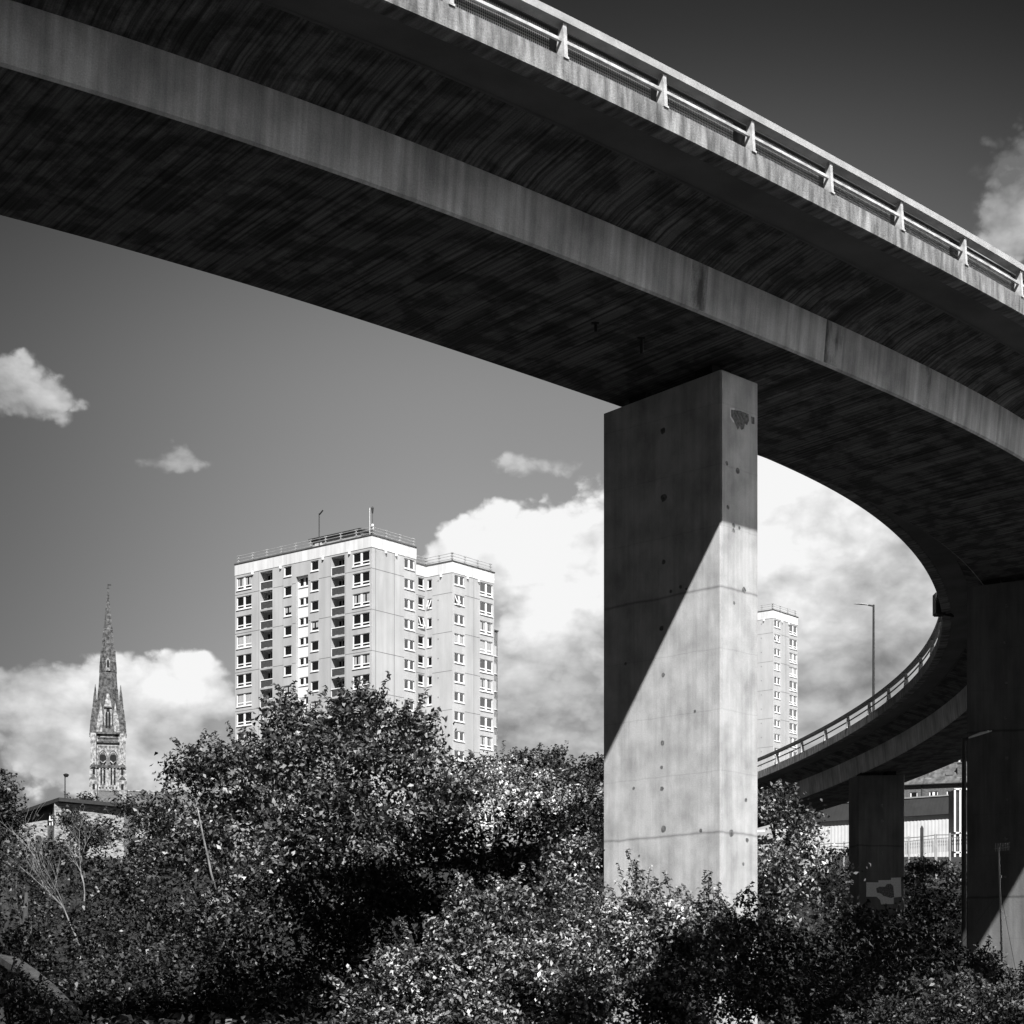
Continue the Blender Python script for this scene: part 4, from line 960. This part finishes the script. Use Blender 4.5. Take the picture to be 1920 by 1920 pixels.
def plant(name, label, cat, lobes, leaf, lm, dens=5, k=9, cr=None, spr=0, sprl=.9, trunk=None, group=None, inner=.12, upb=.35, bk=None, spr_up=.7, limbs=True):
    """lobes: [(world centre, radii)]; trunk (x, y) at the ground. thing > crown, trunk"""
    cx = sum(l[0][0] for l in lobes)/len(lobes); cy = sum(l[0][1] for l in lobes)/len(lobes)
    if trunk is None: trunk = (cx, cy)
    gb = gz(*trunk); t = thing(name, label, cat, (trunk[0], trunk[1], gb), 0, group)
    off = Vector((trunk[0], trunk[1], gb)); lb = [((l[0][0]-off.x, l[0][1]-off.y, l[0][2]-off.z), l[1]) for l in lobes]
    P, N = clusters(lb, dens, k, cr or leaf*1.5, upb, inner=inner, lo=.05, hol=min(2.4, leaf*6.5), thr=-0.45 if leaf > .16 else -1.3)
    st = []
    if spr:
        p2, n2, st = sprigs(lb, spr, sprl, leaf, spr_up); P = np.concatenate([P, p2]); N = np.concatenate([N, n2])
    leaf_mesh('crown', P, N, leaf, lm, t)
    b = MB(); top = max(l[0][2] for l in lb); hh = min(top*.75, top-.2)
    r0 = max(.05, .022*top+.04); zs = [-.3, hh*.35, hh*.7, hh]; b.tube([(0, 0, zs[0]), (.04*hh, 0, zs[1]), (-.02*hh, .02*hh, zs[2]), (0, 0, zs[3])], [r0*1.3, r0, r0*.7, r0*.35], 8)
    if limbs:
        for (c, r) in lb:
            f = R.uniform(.25, .6); s = Vector((0, 0, hh*f)); c = Vector(c); mid = s.lerp(c, .5)+Vector((R.uniform(-.2, .2), R.uniform(-.2, .2), -.1*(c-s).length*.5))
            b.tube([s, mid, c], [r0*.55, r0*.35, r0*.12], 6, cap=False)
            for _ in range(3):
                d = Vector((R.uniform(-1, 1)*r[0], R.uniform(-1, 1)*r[1], R.uniform(-.3, 1)*r[2]))*.75; b.tube([mid.lerp(c, .6), c+d*.5, c+d], [r0*.18, r0*.1, r0*.04], 5, cap=False)
    b.build('trunk', bk or bark, t, smooth=True)
    if st:
        tw_ = MB()
        for s in st: tw_.tube([s[0], s[len(s)//2], s[-1]], [.014, .009, .004], 4, cap=False)
        tag(tw_.build('twig', bk or bark, t), kind='stuff')
    return t
def LB(px, py, Y, rx, ry, dep=None):
    c = at(px, py, Y); u = Y/FOC; return (tuple(c), (rx*u, dep if dep else (rx+ry)/2*u, ry*u))

# --- big tree in front of the tower block
plant('broadleaf_tree', 'largest broad leafy tree, its ragged crown hiding the foot of the tall tower block', 'tree',
      [LB(700, 1385, 80, 78, 72), LB(560, 1405, 80, 75, 78), LB(505, 1440, 79, 60, 70), LB(640, 1460, 78, 110, 90), LB(780, 1455, 79, 80, 75), LB(828, 1480, 79, 52, 55), LB(770, 1390, 80, 42, 50),
       LB(470, 1510, 77, 80, 80), LB(590, 1540, 75.5, 110, 80), LB(740, 1545, 76, 120, 70), LB(690, 1335, 80.5, 32, 36), LB(535, 1350, 80.5, 36, 34), LB(650, 1360, 80, 40, 40), LB(560, 1620, 75.5, 120, 70), LB(700, 1640, 76, 130, 80)],
      .25, L_mid, dens=4.2, k=9, cr=.42, spr=7, sprl=1.1, trunk=(-6.5, 79), inner=.16, spr_up=1.0)
plant('ash_tree', 'paler feathery tree leaning left of the big leafy tree beside the church', 'tree',
      [LB(365, 1440, 74, 42, 42), LB(400, 1480, 74, 70, 55), LB(350, 1530, 73, 75, 60), LB(440, 1420, 75, 32, 30), LB(420, 1570, 72, 90, 60), LB(330, 1600, 71.5, 80, 60), LB(450, 1660, 71, 100, 70), LB(430, 1740, 70, 110, 60)],
      .21, L_mid, dens=5, k=9, cr=.36, spr=6, sprl=.9, trunk=(-10.8, 74), inner=.1)
plant('shrub', 'sunlit bush with fine twiggy foliage in the lower left below the bare branches', 'shrub',
      [LB(230, 1640, 70, 80, 60), LB(300, 1700, 69, 100, 70), LB(200, 1750, 68.5, 90, 60), LB(330, 1790, 68, 110, 60), LB(210, 1850, 67, 100, 60), LB(420, 1830, 68, 90, 70)],
      .19, L_low, dens=5, k=8, cr=.34, spr=8, sprl=.8, inner=.1)
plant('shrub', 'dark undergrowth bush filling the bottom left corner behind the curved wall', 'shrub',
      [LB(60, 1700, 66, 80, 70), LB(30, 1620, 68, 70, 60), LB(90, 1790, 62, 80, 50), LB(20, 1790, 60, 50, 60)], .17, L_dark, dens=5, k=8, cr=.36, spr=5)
plant('shrub', 'leafy shrub in the bottom left corner in front of the curved coping', 'shrub',
      [LB(20, 1895, 32, 70, 60), LB(75, 1915, 32, 60, 35), LB(10, 1860, 32, 40, 40)], .10, L_mid, dens=20, k=7, cr=.16, spr=5, sprl=.4)
# --- dark trees under the flyover's shadow (middle band)
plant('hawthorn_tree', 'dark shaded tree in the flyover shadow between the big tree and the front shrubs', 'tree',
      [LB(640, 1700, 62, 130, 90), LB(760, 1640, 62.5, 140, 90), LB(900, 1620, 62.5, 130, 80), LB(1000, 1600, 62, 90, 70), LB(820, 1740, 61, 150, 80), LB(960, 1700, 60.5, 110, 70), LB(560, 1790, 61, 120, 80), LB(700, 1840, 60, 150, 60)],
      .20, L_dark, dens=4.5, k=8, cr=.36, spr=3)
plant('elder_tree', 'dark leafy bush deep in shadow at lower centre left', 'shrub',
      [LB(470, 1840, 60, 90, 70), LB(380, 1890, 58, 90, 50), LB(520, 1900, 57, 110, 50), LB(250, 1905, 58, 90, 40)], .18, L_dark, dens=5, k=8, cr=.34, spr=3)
# --- pale shrub and neighbours right of the big tree
plant('pale_shrub', 'pale silvery bush glowing in the sun between the big tree and the pier', 'shrub',
      [LB(930, 1500, 88, 62, 42), LB(880, 1475, 89, 45, 40), LB(990, 1530, 87, 50, 35), LB(950, 1460, 90, 80, 35), LB(900, 1545, 86, 60, 30)], .20, L_pale, dens=5, k=9, cr=.30, spr=6, sprl=.8)
plant('willow_shrub', 'mid grey bush behind the pale bush, just below the distant tree line', 'shrub',
      [LB(1010, 1490, 98, 70, 40), LB(1080, 1500, 97, 60, 45), LB(1120, 1520, 96, 50, 50), LB(1040, 1540, 95, 60, 40)], .22, L_mid, dens=3.5, k=9, cr=.34, spr=6, sprl=.8)
# --- ivy-like tall bush left of the pier
plant('laurel_bush', 'tall glossy leaved bush pressed against the left side of the sunlit pier', 'shrub',
      [LB(1070, 1590, 57.5, 50, 70), LB(1105, 1640, 57, 36, 80), LB(1050, 1680, 56.5, 60, 70), LB(1090, 1740, 55.5, 55, 70), LB(1095, 1560, 58, 34, 60), LB(1030, 1760, 54.5, 60, 50)], .13, L_shiny, dens=10, k=9, cr=.24, spr=7, sprl=.6, inner=.1)
# --- front shrubs
plant('bramble_bush', 'sunlit glossy shrub mass at bottom centre with shoots reaching up-left', 'shrub',
      [LB(900, 1760, 47, 90, 60), LB(1000, 1790, 47, 90, 70), LB(800, 1830, 46.5, 100, 60), LB(920, 1860, 46, 110, 60), LB(1060, 1860, 46, 100, 70), LB(700, 1870, 46, 80, 55), LB(800, 1910, 45.5, 150, 40), LB(960, 1700, 47.4, 45, 36), LB(860, 1705, 47.4, 30, 24)],
      .135, L_shiny, dens=13, k=9, cr=.20, spr=10, sprl=.65, inner=.08)
plant('privet_bush', 'sunlit shrub with pointed shoots rising in front of the foot of the sunlit pier', 'shrub',
      [LB(1200, 1735, 49, 60, 70), LB(1260, 1745, 49, 60, 60), LB(1170, 1800, 48.6, 70, 70), LB(1250, 1830, 48.4, 80, 80), LB(1330, 1735, 49.2, 55, 58), LB(1140, 1880, 48, 90, 60), LB(1385, 1770, 49.2, 50, 55), LB(1300, 1900, 48, 90, 60), LB(1202, 1690, 49.2, 28, 42), LB(1290, 1800, 48.8, 80, 70), LB(1210, 1790, 49.5, 80, 70), LB(1390, 1830, 49.5, 60, 60)],
      .135, L_shiny, dens=16, k=10, cr=.20, spr=9, sprl=.75, inner=.08, spr_up=1.2)
# --- right of the pier
plant('sycamore_tree', 'round leafy tree just right of the sunlit pier under the descending flyover', 'tree',
      [LB(1475, 1560, 60.5, 55, 55), LB(1450, 1520, 61, 40, 40), LB(1485, 1640, 60, 45, 55), LB(1440, 1650, 60, 60, 60), LB(1500, 1600, 60.5, 28, 36), LB(1460, 1690, 59.5, 55, 45)], .155, L_shiny, dens=8, k=9, cr=.24, spr=8, sprl=.6, inner=.1)
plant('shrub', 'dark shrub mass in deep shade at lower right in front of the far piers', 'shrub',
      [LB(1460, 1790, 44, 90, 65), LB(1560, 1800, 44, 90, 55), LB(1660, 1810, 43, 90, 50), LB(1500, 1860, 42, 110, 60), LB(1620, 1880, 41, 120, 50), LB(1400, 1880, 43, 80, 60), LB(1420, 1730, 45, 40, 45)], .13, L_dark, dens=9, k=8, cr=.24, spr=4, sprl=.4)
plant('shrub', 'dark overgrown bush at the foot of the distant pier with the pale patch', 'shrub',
      [LB(1570, 1720, 100, 45, 60), LB(1560, 1650, 104, 36, 35), LB(1650, 1750, 98, 70, 40), LB(1740, 1740, 96, 50, 60), LB(1770, 1790, 85, 60, 50), LB(1640, 1800, 80, 110, 55), LB(1738, 1685, 105, 34, 35)], .26, L_dark, dens=3.2, k=8, cr=.5, spr=4, trunk=(16.6, 101), limbs=False)
plant('shrub', 'small dark bush leaning against the sunlit corner of the right-hand pier', 'shrub',
      [LB(1838, 1815, 47, 26, 34), LB(1860, 1835, 47, 26, 26), LB(1905, 1850, 47, 36, 20)], .11, L_mid, dens=14, k=7, cr=.16, spr=6, sprl=.4)
plant('shrub', 'sparse sunlit brambles along the bottom right corner of the photo', 'shrub',
      [LB(1720, 1905, 34, 80, 45), LB(1840, 1895, 34, 80, 40), LB(1910, 1890, 34, 60, 50), LB(1640, 1930, 34, 60, 30), LB(1780, 1870, 34, 50, 30)], .085, L_low, dens=20, k=7, cr=.14, spr=10, sprl=.4)
# --- distant trees
far_specs = [
 ('conifer_tree', 'pointed dark conifer at the far left edge of the photo', [LB(8, 1560, 105, 40, 60), LB(12, 1510, 105, 26, 45), LB(10, 1478, 105, 13, 26), LB(-20, 1600, 105, 50, 60)], .24, 3.5, L_dark, 105),
 ('tree', 'dark bushy tree between the stone-clad building and the church tower', [LB(150, 1508, 225, 26, 15), LB(170, 1520, 224, 20, 14)], .4, 1.2, L_dark, 225),
 ('tree', 'dark tree directly in front of the nave roof of the church', [LB(250, 1525, 150, 38, 34), LB(220, 1550, 149, 40, 30), LB(285, 1540, 149, 36, 32)], .32, 1.7, L_dark, 150),
 ('tree', 'loose dark tree in front of the stone-clad building', [LB(125, 1568, 140, 30, 24), LB(135, 1545, 141, 12, 26), LB(170, 1565, 141, 26, 24), LB(100, 1600, 138, 50, 28)], .30, 1.6, L_far, 140),
 ('tree', 'dark tree at far left below the stone-clad building', [LB(50, 1606, 125, 60, 36), LB(0, 1600, 125, 50, 50), LB(90, 1620, 124, 50, 36)], .30, 1.6, L_dark, 125),
 ('tree', 'dark tree low in the left middle distance left of the ash tree', [LB(190, 1600, 118, 60, 40), LB(250, 1600, 118, 50, 40), LB(300, 1580, 118, 40, 50)], .30, 1.6, L_dark, 118),
 ('tree', 'small distant tree showing between church roof and big tree', [LB(312, 1500, 180, 16, 20), LB(300, 1515, 180, 22, 14)], .34, 1.6, L_dark, 180),
 ('tree', 'round dark distant tree at the foot of the tall tower block', [LB(938, 1440, 175, 26, 26), LB(925, 1460, 174, 28, 22)], .38, 1.4, L_far, 175),
 ('poplar_tree', 'spiky distant tree second from the tower block on the skyline', [LB(985, 1442, 178, 28, 24), LB(1000, 1432, 178, 12, 18), LB(975, 1430, 178, 10, 16)], .38, 1.4, L_far, 178),
 ('poplar_tree', 'pointed distant tree on the skyline midway between tower block and pier', [LB(1045, 1440, 176, 34, 26), LB(1058, 1424, 176, 12, 18), LB(1030, 1428, 176, 12, 16)], .38, 1.4, L_far, 176),
 ('tree', 'distant rounded tree on the skyline beside the pier', [LB(1090, 1450, 170, 26, 22), LB(1070, 1465, 169, 30, 20)], .38, 1.4, L_far, 170),
 ('tree', 'dark distant tree partly hidden behind the sunlit pier', [LB(1125, 1448, 160, 24, 28), LB(1150, 1440, 160, 24, 26), LB(1110, 1475, 159, 28, 20)], .36, 1.4, L_dark, 160),
 ('tree', 'dark tree on the hill above the terraced houses near the right-hand pier', [LB(1775, 1418, 310, 26, 16), LB(1750, 1425, 310, 22, 12), LB(1800, 1425, 310, 20, 16)], .55, .7, L_dark, 310),
]
for nm, lab, lb, lf, dn_, lm_, Y in far_specs:
    plant(nm, lab, 'tree', lb, lf, lm_, dens=dn_, k=9, cr=lf*1.4, spr=3, sprl=lf*3, group='distant trees' if Y > 110 else None, limbs=False)
# shrubs in front of the warehouse railings
plant('bank_shrub', 'rough sunlit scrub on the bank below the railings at right', 'shrub', [LB(1735, 1628, 140, 40, 14), LB(1785, 1632, 139, 36, 18), LB(1720, 1648, 137, 40, 14), LB(1800, 1680, 134, 26, 44), LB(1775, 1655, 136, 30, 18), LB(1590, 1600, 146, 40, 10)], .26, L_mid, dens=2.5, k=9, cr=.3, limbs=False)

# --- bare pale branches on the left
def bare(name, label, base, ht, seed, lean=(0, 0), n0=5, r0=.07):
    t = thing(name, label, 'tree', base); b = MB(); rr = random.Random(seed)
    def grow(p, d, L, r, lev):
        pts = [p]; q = p; n = 5
        for i in range(n):
            d = (d+Vector((rr.uniform(-.22, .22), rr.uniform(-.22, .22), .05))).normalized(); q = q+d*L/n; pts.append(q)
        b.tube(pts, [r*(1-.55*i/n) for i in range(n+1)], 5, cap=False)
        if lev == 0: return
        for _ in range(n0 if lev > 1 else 4):
            i = rr.randint(2, n); s = pts[i]; dd_ = (d+Vector((rr.uniform(-.9, .9), rr.uniform(-.5, .5), rr.uniform(-.1, .5)))).normalized(); grow(s, dd_, L*rr.uniform(.45, .75), r*.5, lev-1)
    grow(Vector((0, 0, 0)), Vector((lean[0], lean[1], 1)).normalized(), ht, r0, 3); b.build('branch', bark_pale, t, smooth=True); return t
bare('bare_tree', 'leafless pale twigs fanning up at left in front of dark foliage', at(150, 1775, 65.0), 2.3, 3, (-.30, -.1), 5, .035)
bare('bare_tree', 'leafless upright pale twigs right of the fanned bare tree at left', at(158, 1690, 66.5), 1.6, 8, (.12, 0), 4, .028)
db = thing('dead_branch', 'pale fallen branch lying across the gap at bottom left', 'branch', at(90, 1820, 60)); uu = 60/FOC
b = MB(); b.tube([((px-90)*uu, 0, (1820-py)*uu) for px, py in ((42, 1815), (60, 1822), (85, 1826), (112, 1822), (128, 1828), (137, 1815), (140, 1798))], [.03, .05, .055, .05, .05, .04, .02], 6); b.tube([((px-90)*uu, 0, (1820-py)*uu) for px, py in ((118, 1823), (128, 1840), (140, 1855))], [.03, .02, .01], 5)
b.tube([((px-90)*uu, 0, (1820-py)*uu) for px, py in ((45, 1815), (34, 1802), (31, 1790))], [.025, .015, .01], 5); b.build('branch', bark_pale, db, smooth=True)
tk = thing('birch_trunk', 'thin pale stem catching the sun within the foliage below the ash tree', 'tree', at(412, 1665, 69.5)); uu = 69.5/FOC
b = MB(); b.tube([((px-412)*uu, -.9, (1665-py)*uu) for px, py in ((412, 1672), (403, 1640), (397, 1610), (390, 1580), (384, 1550), (378, 1520))], [.045, .04, .036, .032, .028, .02], 6); b.build('trunk', bark_pale, tk, smooth=True)

# ground cover over the slope: uncountable weeds and ivy
n = 60000
gx = NR.uniform(-1, 1, n); gy = 38+NR.random(n)*105; gx = gx*gy*.34
P = np.stack([gx, gy, np.array([gz(a, b) for a, b in zip(gx, gy)])+NR.random(n)*.5], 1); N = NR.normal(0, .5, (n, 3)); N[:, 2] += 1; N /= np.linalg.norm(N, axis=1)[:, None]
gc = leaf_mesh('ground_cover', P, N, .26, L_low, None); tag(gc, 'low dark weeds and ivy covering the slope', 'ground cover', kind='stuff')
